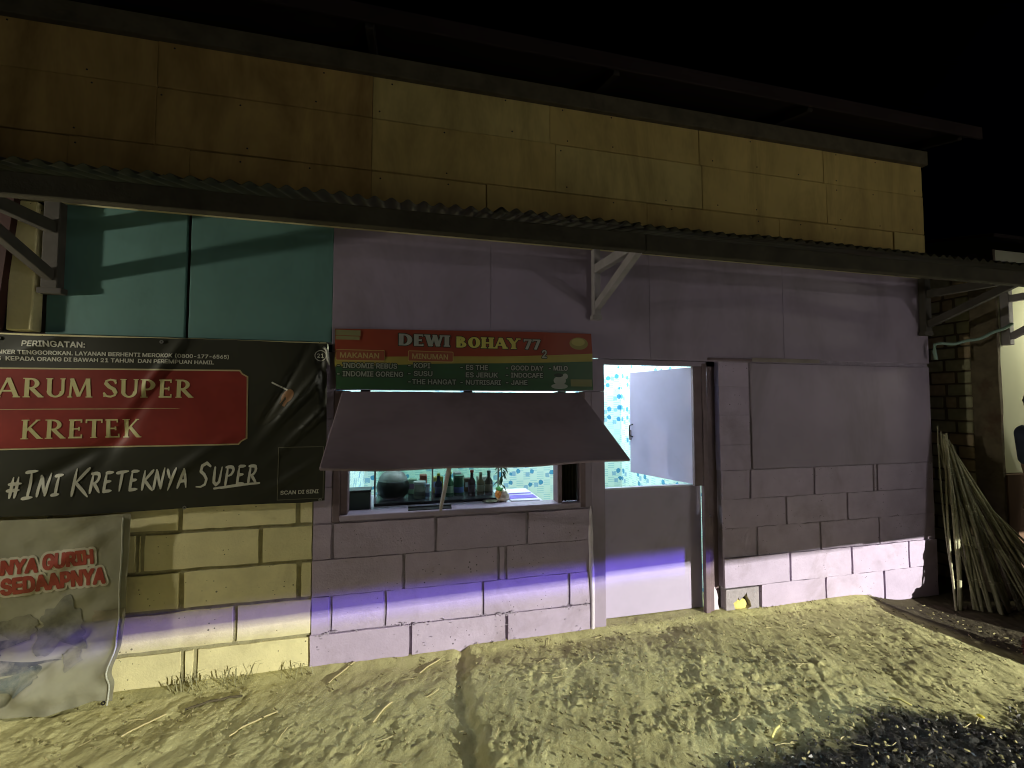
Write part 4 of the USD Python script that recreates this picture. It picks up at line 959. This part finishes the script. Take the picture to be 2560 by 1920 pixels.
g1 = unary_union([tarp_text('ANYA', -2.125, 0.690, 0.066, 0.215, 2), tarp_text('GURIH', -1.885, 0.706, 0.070, 0.225, 4), tarp_text('SEDAAPNYA', -2.060, 0.588, 0.076, 0.462, 3.2)])
part(tp, 'lettering_outline', draped(g1.buffer(0.017).simplify(.002), f_tarp, 0.0022, 0.02), plain('tarp_white_print', (0.46, 0.43, 0.34), 0.5), True)
part(tp, 'lettering', draped(g1.buffer(0.004), f_tarp, 0.0040, 0.02), plain('tarp_red_print', (0.27, 0.035, 0.02), 0.5), True)



def blob(pts, amp, seed):
    p = Polygon(pts).buffer(0.03).buffer(-0.03)
    n = 90
    q = [p.exterior.interpolate(u, normalized=True) for u in np.linspace(0, 1, n, endpoint=False)]
    d = (meshkit.fbm(np.array([[a.x * 14, a.y * 14, seed] for a in q]), 3, seed) - 0.5) * amp
    c = p.centroid
    return Polygon([(a.x + (a.x - c.x) * k * 4, a.y + (a.y - c.y) * k * 4) for a, k in zip(q, d)]).buffer(0)


for pts, c, seed in (([(-3.0, 0.34), (-2.25, 0.36), (-2.0, 0.40), (-1.93, 0.33), (-1.90, 0.24), (-2.0, 0.19), (-2.3, 0.12), (-3.0, 0.08)], (0.085, 0.09, 0.09), 3),
                     ([(-2.15, 0.44), (-1.95, 0.47), (-1.88, 0.42), (-1.95, 0.36), (-2.2, 0.37)], (0.13, 0.125, 0.09), 5),
                     ([(-1.93, 0.45), (-1.86, 0.515), (-1.74, 0.52), (-1.70, 0.48), (-1.695, 0.30), (-1.80, 0.29), (-1.87, 0.27), (-1.90, 0.33)], (0.17, 0.17, 0.14), 7),
                     ([(-1.80, 0.25), (-1.70, 0.27), (-1.66, 0.22), (-1.74, 0.17)], (0.2, 0.19, 0.16), 8),
                     ([(-2.05, 0.16), (-1.90, 0.20), (-1.84, 0.15), (-1.95, 0.09)], (0.10, 0.115, 0.11), 9),
                     ([(-1.66, 0.40), (-1.52, 0.41), (-1.515, 0.46), (-1.66, 0.47)], (0.22, 0.19, 0.14), 11)):
    part(tp, 'picture_print', draped(blob(pts, 0.35, seed), f_tarp, 0.0022 + seed * 1e-5, 0.014), paint(f'tarp_print_{seed}', c, 0.45, 11, 0.55, stain=(0.24, 0.23, 0.17), stain_scale=9, stain_amt=(0.42, 0.62)), True)
part(tp, 'hem', tube([(-1.502, float(f_tarp(np.array(-1.503), np.array(z))) - .004, z) for z in np.linspace(0.02, 0.97, 40)], 0.004, 6), plain('tarp_hem', (0.42, 0.42, 0.36), 0.5), True)
part(tp, 'eyelet', lathe([(0.004, 0), (0.011, 0), (0.011, 0.003), (0.004, 0.003), (0.004, 0)], (0, 0, 0), 14).apply_transform(trimesh.transformations.rotation_matrix(math.pi / 2, [1, 0, 0])).apply_translation([-1.523, float(f_tarp(np.array(-1.523), np.array(0.03))) - 0.003, 0.03]), M['black'])

# ------------------------------------------------------------------ neighbouring house on the right
nb = thing('neighbour_house', 'brick house at the right edge with a lit cream front and a maroon dado', 'house')
part(nb, 'front_wall', cbox(5.02, 9.0, -0.20, -0.10, 0.99, 2.95, 0.006), M['plaster'])
part(nb, 'dado', cbox(5.015, 9.0, -0.215, -0.10, -0.06, 0.988, 0.006), M['dado'])
colp = [(4.985 + 0.02 * meshkit.noise(np.array([[z * 7.0, 1, 1]]), 3)[0], z) for z in np.linspace(-0.06, 2.95, 60)]
cpoly = [(5.022 + 0.014 * (meshkit.noise(np.array([[z * 13.0, 4, 1]]), 3)[0] - .5), z) for z in np.linspace(2.95, -0.06, 60)]
part(nb, 'corner_column', xz(extrude(Polygon(colp + cpoly), 0.19), -0.015), M['concrete'])
part(nb, 'mortar_bed', bx(5.012, 5.08, -0.02, 2.6, -0.06, 2.95), M['concrete'])
ch = 0.115
for r_ in range(26):
    z0 = -0.06 + r_ * ch
    off = (0.0 if r_ % 2 else 0.115) + rnd.uniform(-0.015, 0.015)
    y = -0.012
    k = 0
    while y < 1.3:
        ln = off if (k == 0 and off > 0.05) else rnd.choice([0.2, 0.205, 0.195, 0.2, 0.09])
        part(nb, 'brick', cbox(5.0 + rnd.uniform(-.004, .004), 5.06, y + 0.008, y + ln - 0.006, z0 + 0.008, z0 + ch - 0.008, 0.006, 0.003), M['brick'][2] if rnd.random() < 0.12 else rnd.choice(M['brick']))
        y += ln + 0.012
        k += 1
nbr = part(nb, 'bracket', cbox(5.045, 5.10, -0.262, -0.202, 2.10, 2.62, 0.004), M['bracket'])
part(nbr, 'bracket_arm', beam((5.0725, -0.262, 2.50), (5.0725, -0.86, 2.50), 0.045, 0.06), M['bracket'])
part(nbr, 'bracket_brace', beam((5.0735, -0.255, 2.17), (5.0735, -0.83, 2.48), 0.04, 0.055), M['bracket'])
for k in range(5):
    x0 = 4.90 + k * 0.746
    part(nb, 'canopy_sheet', corrugated(x0, x0 + 0.80, (-0.19, 2.74), (-1.75, 2.42), seed=20 + k), M['sheet'], True)
part(nb, 'canopy_purlin', cbox(4.92, 8.6, -0.905, -0.862, 2.475, 2.572, 0.004), M['purlin'])
part(nb, 'roof', beam((6.9, -0.35, 3.0), (6.9, 2.6, 3.7), 4.3, 0.03), M['roof'])
nl = thing('porch_bulb', 'bare bulb under the canopy of the neighbouring house', 'lamp', loc=(5.98, -0.45, 2.3))
part(nl, 'bulb_socket', lathe([(0, 0), (0.02, 0), (0.02, 0.05), (0, 0.05)], (5.98, -0.45, 2.36), 12), M['black'])
part(nl, 'cord', tube([(5.98, -0.45, 2.411), (5.98, -0.45, 2.66)], 0.004, 6), M['black'])
pts = []
for t in np.linspace(0, 1, 24):
    pts.append((4.475 + t * 0.59, -0.07 - t * 0.20, 2.11 + 0.17 * t - 0.05 * math.sin(t * math.pi) + 0.006 * math.sin(t * 19)))
pts = [(4.49, -0.066, 1.98), (4.472, -0.068, 2.05)] + pts
top('teal_rope', tube(pts, 0.013, 8), M['rope'], 'pale teal rope slung from the right canopy bracket across to the brick house', 'rope', smooth=True)

# ------------------------------------------------------------------ bamboo poles against the corner
POLES = []
for i in range(34):
    t = i / 33.0
    t = t ** 1.3
    base = np.array([4.40 + 0.95 * t + rnd.uniform(-.07, .07), -0.20 - 0.26 * t - rnd.uniform(0, 0.12), 0])
    tip = np.array([4.515 + 0.13 * t + rnd.uniform(-.012, .012), -0.035 - rnd.uniform(0, .05) - 0.02 * (i % 3), 1.385 - 0.30 * t + rnd.uniform(-.16, .03)])
    if i == 0:
        base, tip = np.array([4.415, -0.19, 0]), np.array([4.505, -0.045, 1.40])
    base[2] = gz(base[0], base[1]) - 0.01
    POLES.append((base, tip))
TENS = ['', 'twenty', 'thirty']
ONES = ['', 'first', 'second', 'third', 'fourth', 'fifth', 'sixth', 'seventh', 'eighth', 'ninth', 'tenth', 'eleventh', 'twelfth', 'thirteenth', 'fourteenth', 'fifteenth', 'sixteenth', 'seventeenth', 'eighteenth', 'nineteenth']
ORD = [ONES[k] if k < 20 else ('twentieth' if k == 20 else 'thirtieth' if k == 30 else f'{TENS[k // 10 - 1]}-{ONES[k % 10]}') for k in range(1, 35)]
POLES.sort(key=lambda q: q[0][0])
for i, (a, b) in enumerate(POLES):
    r = rnd.uniform(0.007, 0.016)
    n = 30
    ts = np.linspace(0, 1, n)
    p = a + (b - a) * ts[:, None] + np.array([0.03 * math.sin(i * 2.1), 0.02 * math.cos(i * 3.7), 0]) * np.sin(ts * math.pi)[:, None]
    rad = r * (1 - 0.35 * ts)
    nodes_ = [5, 11, 17, 23]
    lab = 'leftmost bamboo pole, standing nearly upright against the right corner of the stall' if i == 0 else 'rightmost bamboo pole, slanting lowest in the leaning bundle' if i == 33 else f'{ORD[i]} bamboo pole from the left in the bundle leaning at the right corner'
    th = thing('bamboo_pole', lab, 'pole', 'bamboo poles leaning at the corner', a)
    part(th, 'culm', tube(p, rad, 8), rnd.choice(M['bamboo']), True)
    for q in nodes_:
        d = (b - a) / np.linalg.norm(b - a)
        part(th, 'node_ring', tube([p[q] - d * .006, p[q] - d * .003, p[q] + d * .003, p[q] + d * .006], [rad[q] * 1.02, rad[q] * 1.18, rad[q] * 1.18, rad[q] * 1.02], 8), M['bamboo'][2], True)

# ------------------------------------------------------------------ litter, straw, grass, leaves
lv_, lf_ = [], []
cnt_ = 0
while cnt_ < 10000:
    x, y = rng.uniform(0.3, 4.6), rng.uniform(-2.1, -0.9)
    if rng.random() > float(GL((x, y))):
        continue
    cnt_ += 1
    s_ = 0.0025 + 0.0065 * rng.random() ** 2
    z = gz(x, y)
    q = rng.normal(size=(4, 3)) * [s_, s_, s_ * 0.7] * np.array([1.6 if rng.random() < .3 else 1, 1, 1])
    n = len(lv_)
    lv_ += [list(np.array([x, y, z + s_ * .6]) + k) for k in q]
    lf_ += [[n, n + 1, n + 2], [n, n + 2, n + 3], [n, n + 3, n + 1], [n + 1, n + 3, n + 2]]
top('dark_gravel', (np.array(lv_), np.array(lf_)), plain('dark_wet_chips', (0.04, 0.035, 0.03), 0.42, 0, 0.5), 'black wet chips and leaf litter strewn in the lower right', 'gravel', kind='stuff')


def chips(n, x0, x1, y0, y1, len_, wid, seed, cond=None):
    r = np.random.default_rng(seed)
    v, f = [], []
    while n > 0:
        x, y = r.uniform(x0, x1), r.uniform(y0, y1)
        if cond and not cond(x, y, r):
            continue
        n -= 1
        a, l = r.uniform(0, 6.28), r.uniform(*len_)
        d = np.array([math.cos(a), math.sin(a)]) * l
        e = np.array([-d[1], d[0]]) / l * wid * r.uniform(.6, 1.3)
        k = len(v)
        bend = r.uniform(-.3, .3)
        for t in (0, .5, 1):
            c = np.array([x, y]) + d * (t - .5) + e / wid * l * bend * (t - t * t)
            zz = gz(*c) + 0.003 + wid
            v += [[c[0] - e[0], c[1] - e[1], zz], [c[0] + e[0], c[1] + e[1], zz], [c[0], c[1], zz + wid * 1.2]]
        for s in (0, 3):
            for p, q in ((0, 1), (1, 2), (2, 0)):
                f += [[k + s + p, k + s + q, k + s + 3 + q], [k + s + p, k + s + 3 + q, k + s + 3 + p]]
    return np.array(v), np.array(f)


top('dry_straw', chips(110, -2.2, 4.0, -1.3, -0.03, (0.02, 0.10), 0.0018, 5), M['straw'], 'pale dry straws and stalks scattered over the trodden earth', 'straw', kind='stuff')
top('soil_crumbs', chips(1500, -2.2, 4.2, -1.6, -0.02, (0.006, 0.022), 0.0045, 6, lambda x, y, r: x > .4 or r.random() < .35), paint('soil_crumb', (0.28, 0.25, 0.125), 0.3, 40, 0.95), 'small crumbs of earth loose on the trodden ground', 'soil', kind='stuff')
for i, (cx, cy, n, lab) in enumerate(((-1.16, -0.055, 30, 'larger dusty grass tuft against the cream blocks beside the tarpaulin'), (-0.93, -0.05, 26, 'smaller dusty grass tuft at the foot of the cream blocks'), (-0.62, -0.07, 12, 'sparse wisp of grass at the lilac corner of the wall'))):
    v, f = [], []
    r = np.random.default_rng(40 + i)
    for k in range(n):
        b = np.array([cx + r.normal() * .05, cy + r.normal() * .018, 0]); b[1] = min(b[1], -0.02); b[2] = gz(b[0], b[1]) - .003
        a = r.uniform(0, 6.28); h = r.uniform(.04, .13)
        d = np.array([math.cos(a), math.sin(a) * .6 - .2, 0]) * h * r.uniform(.4, 1.1)
        w = np.array([math.sin(a), -math.cos(a), 0]) * .0022
        q = len(v)
        v += [b - w, b + w, b + d * .4 + w + [0, 0, h * .7], b + d * .4 - w + [0, 0, h * .7], b + d + [0, 0, h * .75]]
        f += [[q, q + 1, q + 2], [q, q + 2, q + 3], [q + 3, q + 2, q + 4]]
    g_ = thing('grass_tuft', lab, 'grass', 'grass tufts along the wall', (cx, cy, gz(cx, cy)))
    part(g_, 'blades', (np.array(v), np.array(f)), M['grass'], kind='stuff')
for i, (px_, py, L_, a, r_, lab) in enumerate(((-0.98, -0.20, 0.26, 0.15, 0.006, 'long thin twig lying below the larger grass tuft'), (-0.35, -0.10, 0.20, 0.9, 0.004, 'pale curved stalk near the foot of the lilac wall, left of the rut'), (0.16, -0.13, 0.17, 0.7, 0.004, 'pale stalk close to the top of the rut'), (-0.72, -0.42, 0.22, 0.6, 0.004, 'pale stalk slanting in the left foreground'), (-1.25, -0.30, 0.18, 0.75, 0.004, 'short pale stalk below the tarpaulin corner'), (-0.10, -0.50, 0.16, 1.0, 0.005, 'broken twig in the foreground left of the rut'))):
    d_ = np.array([math.cos(a), math.sin(a)]) * L_ / 2
    pp_ = [np.array([px_, py]) + d_ * u + np.array([-d_[1], d_[0]]) * .12 * (1 - u * u) for u in np.linspace(-1, 1, 9)]
    top('dry_twig', tube([(q[0], q[1], gz(q[0], q[1]) + r_ * 1.6) for q in pp_], r_, 6), M['straw'] if i else M['timber'], lab, 'twig', 'twigs on the ground', smooth=True)
for i, (px_, py, L_, a, lab) in enumerate(((1.72, -1.12, 0.10, 0.5, 'pale yellow stalk lying on the dark litter near the bottom middle'), (2.52, -1.10, 0.09, 2.2, 'pale yellow broken stalk where the dark litter meets the earth'))):
    z = gz(px_, py) + .012
    top('yellow_stalk', tube([(px_ - math.cos(a) * L_ / 2, py - math.sin(a) * L_ / 2, z), (px_, py, z + .012), (px_ + math.cos(a) * L_ / 2, py + math.sin(a) * L_ / 2, z + .004)], 0.006, 6), paint(f'pale_stalk_{i}', (0.6, 0.55, 0.2), .2, 20), lab, 'stalk', smooth=True)
lfm = trimesh.creation.icosphere(2, 1.0)
v = np.array(lfm.vertices) * [0.013, 0.017, 0.005]
top('yellow_petal', trimesh.Trimesh(v + [2.80, -1.27, gz(2.80, -1.27) + .012], lfm.faces), M['yellow_leaf'], 'small bright yellow petal on the dark litter at the lower right', 'petal', smooth=True)


def bagshape(c, r, seed, squash=0.8):
    s = trimesh.creation.icosphere(4, 1.0)
    v = np.array(s.vertices)
    v = v * (1 + 0.35 * (meshkit.fbm(v * 2.2 + seed, 4, seed) - 0.5) + 0.10 * (meshkit.noise(v * 9 + seed, seed) - .5))[:, None]
    v[:, 2] = np.maximum(v[:, 2], -0.75)
    return trimesh.Trimesh(v * np.array(r) + np.array(c), s.faces)


M['sack_cloth'] = paint('maroon_sack_cloth', (0.07, 0.022, 0.016), 0.35, 18, 0.9, 0.9, 60, 0.01)
sx_, sy_ = 4.03, -0.965
sz_ = gz(sx_, sy_)
sk = thing('maroon_sack', 'dark maroon sack on the ground at the right edge', 'sack', loc=(sx_, sy_, 0))
part(sk, 'sack_body', bagshape((sx_, sy_, sz_ + 0.10), (0.19, 0.15, 0.14), 3), paint('maroon_cloth', (0.07, 0.022, 0.016), 0.35, 18, 0.9, 0.9, 60, 0.01), True)
part(sk, 'sack_neck', tube([(sx_ + .1, sy_, sz_ + .19), (sx_ + .12, sy_, sz_ + .225), (sx_ + .14, sy_, sz_ + .25)], [0.05, 0.025, 0.045], 10), paint('maroon_cloth_neck', (0.08, 0.025, 0.018), 0.35, 18, 0.9), True)

SHADE_SACKS = [(4.86, -1.02, 0, 'lower left maroon sack of the unseen stack added to shade the bamboo'), (5.30, -1.08, 0, 'lower right maroon sack of the unseen stack added to shade the bamboo'), (5.02, -1.05, 1, 'upper maroon sack of the unseen stack added to shade the bamboo')]  # stack out of view, added to throw shade on bamboo and wall corner
for k, (qx, qy, lv_k, lab) in enumerate(SHADE_SACKS):
    z0_ = gz(qx, qy) + lv_k * 0.34
    t_ = thing('maroon_sack', lab, 'sack', 'unseen sacks added for their shadow', loc=(qx, qy, 0))
    part(t_, 'sack_body', bagshape((qx, qy, z0_ + 0.14), (0.30, 0.18, 0.23), 30 + k), M['sack_cloth'], True)
    part(t_, 'sack_neck', tube([(qx + .24, qy, z0_ + .17), (qx + .30, qy, z0_ + .19), (qx + .36, qy, z0_ + .20)], [0.06, 0.03, 0.05], 10), M['sack_cloth'], True)

# ------------------------------------------------------------------ person at the right edge
def chain(joints):
    ms = []
    for (a, ra), (b, rb) in zip(joints[:-1], joints[1:]):
        s1 = m3.Manifold.sphere(ra, 20).translate(list(map(float, a)))
        s2 = m3.Manifold.sphere(rb, 20).translate(list(map(float, b)))
        ms.append(m3.Manifold.batch_hull([s1, s2]))
    return ms


def solid(ms, edge=0.02, it=8):
    u = m3.Manifold.batch_boolean(ms, m3.OpType.Add).refine_to_length(edge)
    me = u.to_mesh()
    t = trimesh.Trimesh(me.vert_properties[:, :3], me.tri_verts)
    trimesh.smoothing.filter_taubin(t, iterations=it)
    return t


def person(px_, py):
    g0 = gz(px_, py)
    o = np.array([px_, py, g0])
    P = lambda f, s, z: o + np.array([-f, s, z * 1.045])          # faces -x; f forward, s to the person's left (-y is left when facing -x) -> +y right
    th = thing('person', 'person in dark clothes at the right edge, leaning forward, mostly outside the picture', 'person', loc=o)
    head = P(0.37, 0.0, 1.585)
    neck = P(0.27, 0, 1.45); chest = P(0.16, 0, 1.27); waist = P(0.03, 0, 1.05); hip = P(0, 0, 0.93)
    ms = chain([(neck, 0.055), (head + [0.02, 0, -.03], 0.06)])
    for s in (-1, 1):
        sh = P(0.19, s * 0.18, 1.37)
        ms += chain([(chest + [0, s * .07, 0], 0.105), (waist + [0, s * .05, 0], 0.10), (hip + [0, s * .07, 0], 0.11)])
        ms += chain([(chest + [0, s * .07, .03], 0.10), (sh, 0.06)])
        el = P(0.16 + (.10 if s < 0 else -.05), s * 0.22, 1.10)
        wr = P(0.34 if s < 0 else 0.14, s * 0.17, 0.95 if s < 0 else 0.88)
        ms += chain([(sh, 0.055), (el, 0.042), (wr, 0.030)])
        palm = wr + np.array([-0.05, 0, -0.035])
        ms += chain([(wr, 0.027), (palm, 0.036)])
        for q in range(4):
            fb = palm + np.array([-0.025, (q - 1.5) * 0.018, -0.02])
            ln = (0.030, 0.036, 0.033, 0.026)[q]
            ms += chain([(palm + [0, (q - 1.5) * .012, 0], 0.012), (fb, 0.0095), (fb + [-ln * .7, 0, -ln * .8], 0.0085), (fb + [-ln * .8, 0, -ln * 1.7], 0.0075)])
        tb = palm + np.array([0.0, -s * 0.035, -0.005])
        ms += chain([(palm, 0.014), (tb, 0.0105), (tb + [-0.028, -s * .008, -0.018], 0.009)])
        kn = P(0.06 if s > 0 else 0.02, s * 0.10, 0.50); an = P(0.0 if s > 0 else -0.12, s * 0.10, 0.09)
        ms += chain([(hip + [0, s * .08, 0], 0.105), (kn, 0.058), (an, 0.040)])
        ms += chain([(an + [0.03, 0, -.045], 0.034), (an + [-0.12, 0, -.055], 0.032), (an + [-0.17, 0, -.062], 0.022)])
    # head with face
    sk_ = m3.Manifold.sphere(1, 40).scale([0.098, 0.076, 0.115]).translate(list(map(float, head)))
    jaw = m3.Manifold.batch_hull([m3.Manifold.sphere(.055, 24).translate(list(map(float, head + [-.03, 0, -.055]))), m3.Manifold.sphere(.030, 20).translate(list(map(float, head + [-.075, 0, -.095])))])
    nose = m3.Manifold.batch_hull([m3.Manifold.sphere(.010, 12).translate(list(map(float, head + [-.094, 0, .012]))), m3.Manifold.sphere(.016, 12).translate(list(map(float, head + [-.108, 0, -.030])))])
    lips = m3.Manifold.sphere(1, 16).scale([.012, .024, .012]).translate(list(map(float, head + [-.094, 0, -.066])))
    brow = m3.Manifold.sphere(1, 16).scale([.014, .05, .011]).translate(list(map(float, head + [-.086, 0, .022])))
    ears = [m3.Manifold.sphere(1, 16).scale([.02, .012, .032]).translate(list(map(float, head + [.01, s * .076, -.015]))) for s in (-1, 1)]
    body = solid(ms + [sk_, jaw, nose, lips, brow] + ears, 0.014, 6)
    part(th, 'body', body, plain('skin', (0.20, 0.12, 0.08), 0.55), True)
    for s in (-1, 1):
        part(th, 'eye', trimesh.creation.icosphere(2, 0.010).apply_translation(head + [-.086, s * .030, 0.0]), plain('eye_white_%d' % (s > 0), (0.5, 0.5, 0.48), 0.3), True)
    hv = trimesh.creation.icosphere(4, 1.0)
    v = np.array(hv.vertices)
    v = v * (1 + 0.16 * (meshkit.fbm(v * 6, 3, 3) - .5))[:, None]
    v = v * [0.112, 0.090, 0.105] + head + [0.012, 0, 0.042]
    keep = v[hv.faces].mean(1)
    ok = ~((keep[:, 0] < head[0] - 0.055) & (keep[:, 2] < head[2] + .055))
    hair = trimesh.Trimesh(v, hv.faces[ok])
    part(th, 'hair', hair, plain('black_hair', (0.010, 0.009, 0.008), 0.5), True)
    fringe = solid(chain([(head + [-.06, 0, .085], .045), (head + [-.125, 0, .050], .018), (head + [-.150, 0, .035], .008)]), 0.01, 3)
    part(th, 'fringe', fringe, plain('black_hair_fringe', (0.010, 0.009, 0.008), 0.5), True)
    cm = []
    for s in (-1, 1):
        sh = P(0.19, s * 0.18, 1.37); el = P(0.16 + (.10 if s < 0 else -.05), s * 0.22, 1.10)
        cm += chain([(chest + [0, s * .07, .05], 0.118), (waist + [0, s * .05, 0], 0.115), (hip + [0, s * .07, 0], 0.124)])
        cm += chain([(chest + [0, s * .07, .05], 0.112), (sh, 0.072), (sh + (el - sh) * .75, 0.060)])
    part(th, 'shirt', solid(cm, 0.02, 6), paint('dark_blue_shirt', (0.035, 0.045, 0.07), 0.2, 12, 0.9), True)
    tm = []
    for s in (-1, 1):
        kn = P(0.06 if s > 0 else 0.02, s * 0.10, 0.50); an = P(0.0 if s > 0 else -0.12, s * 0.10, 0.09)
        tm += chain([(hip + [0, s * .075, -.03], 0.122), (kn, 0.074), (an + [0, 0, .03], 0.058)])
    part(th, 'trousers', solid(tm, 0.02, 6), paint('black_trousers', (0.014, 0.014, 0.015), 0.2, 12, 0.9), True)


person(5.15, -0.56)

# ------------------------------------------------------------------ the vehicle lamp that lights the wall (behind the camera, to the right)
hl = thing('vehicle_headlamp', 'hooded headlamp of a vehicle standing behind the viewer', 'headlamp', loc=(HEAD[0], HEAD[1], 0))
ez = HEAD[2] - SHIELD_D * SHIELD_DROP
F = np.eye(4); sdv = np.array([-AX[1], AX[0], 0]); F[:3, 0], F[:3, 1], F[:3, 2], F[:3, 3] = np.cross(AX, [0, 0, 1]), AX, [0, 0, 1], [HEAD[0], HEAD[1], 0]
mv = lambda m: m.apply_transform(F)
HW = 1.6
ez2 = HEAD[2] - SHIELD_D * SHIELD_DROP
F2 = F.copy(); F2[:3, 3] = [FRINGE[0], FRINGE[1], 0]
mv2 = lambda m: m.apply_transform(F2)
hl2 = thing('added_fringe_lamp', 'slotted blue lamp added beside the headlamp to tint the cut-off edge', 'headlamp', loc=(FRINGE[0], FRINGE[1], 0))
SL = 0.0058
part(hl2, 'upper_shield', mv2(bx(-HW, HW, SHIELD_D, SHIELD_D + 0.004, ez2 + SL, HEAD[2] + 0.14)), M['black'])
part(hl2, 'lower_shield', mv2(bx(-HW, HW, SHIELD_D, SHIELD_D + 0.004, 0.9, ez2 - 0.004)), M['black'])
part(hl2, 'side_shield', mv2(bx(-0.43, HW, SHIELD_D - 0.006, SHIELD_D - 0.001, 0.9, HEAD[2] + 0.14)), M['black'])  # keeps the added blue band off the wall right of the door
part(hl2, 'hood', mv2(bx(-HW - 0.02, HW + 0.02, -0.15, SHIELD_D + 0.03, HEAD[2] + 0.118, HEAD[2] + 0.1385)), M['black'])
part(hl2, 'lamp_floor', mv2(bx(-HW - 0.02, HW + 0.02, -0.15, SHIELD_D + 0.03, 0.89, 0.905)), M['black'])
part(hl2, 'lamp_housing', mv2(bx(-HW, HW, -0.12, -0.1005, 0.9, HEAD[2] + 0.14)), M['black'])
for sx in (-1, 1):
    part(hl2, 'side_cheek', mv2(bx(sx * HW - 0.01, sx * HW + 0.01, -0.125, SHIELD_D + 0.02, 0.9, HEAD[2] + 0.13)), M['black'])
part(hl2, 'lamp_bracket', mv2(bx(-0.03, 0.03, -0.16, -0.121, 0.0, 1.1)), M['black'])
part(hl, 'cut_off_shield', mv(bx(-HW, HW, SHIELD_D, SHIELD_D + 0.004, ez, HEAD[2] + 0.14)), M['black'])
part(hl, 'hood', mv(bx(-HW - 0.02, HW + 0.02, -0.15, SHIELD_D + 0.03, HEAD[2] + 0.118, HEAD[2] + 0.1385)), M['black'])
part(hl, 'lamp_housing', mv(bx(-HW, HW, -0.12, -0.1005, 0.9, HEAD[2] + 0.14)), M['black'])
for sx in (-1, 1):
    part(hl, 'side_cheek', mv(bx(sx * HW - 0.01, sx * HW + 0.01, -0.125, SHIELD_D + 0.02, 0.9, HEAD[2] + 0.13)), M['black'])
part(hl, 'lamp_bracket', mv(bx(-0.03, 0.03, -0.16, -0.121, 0.0, 1.1)), M['black'])
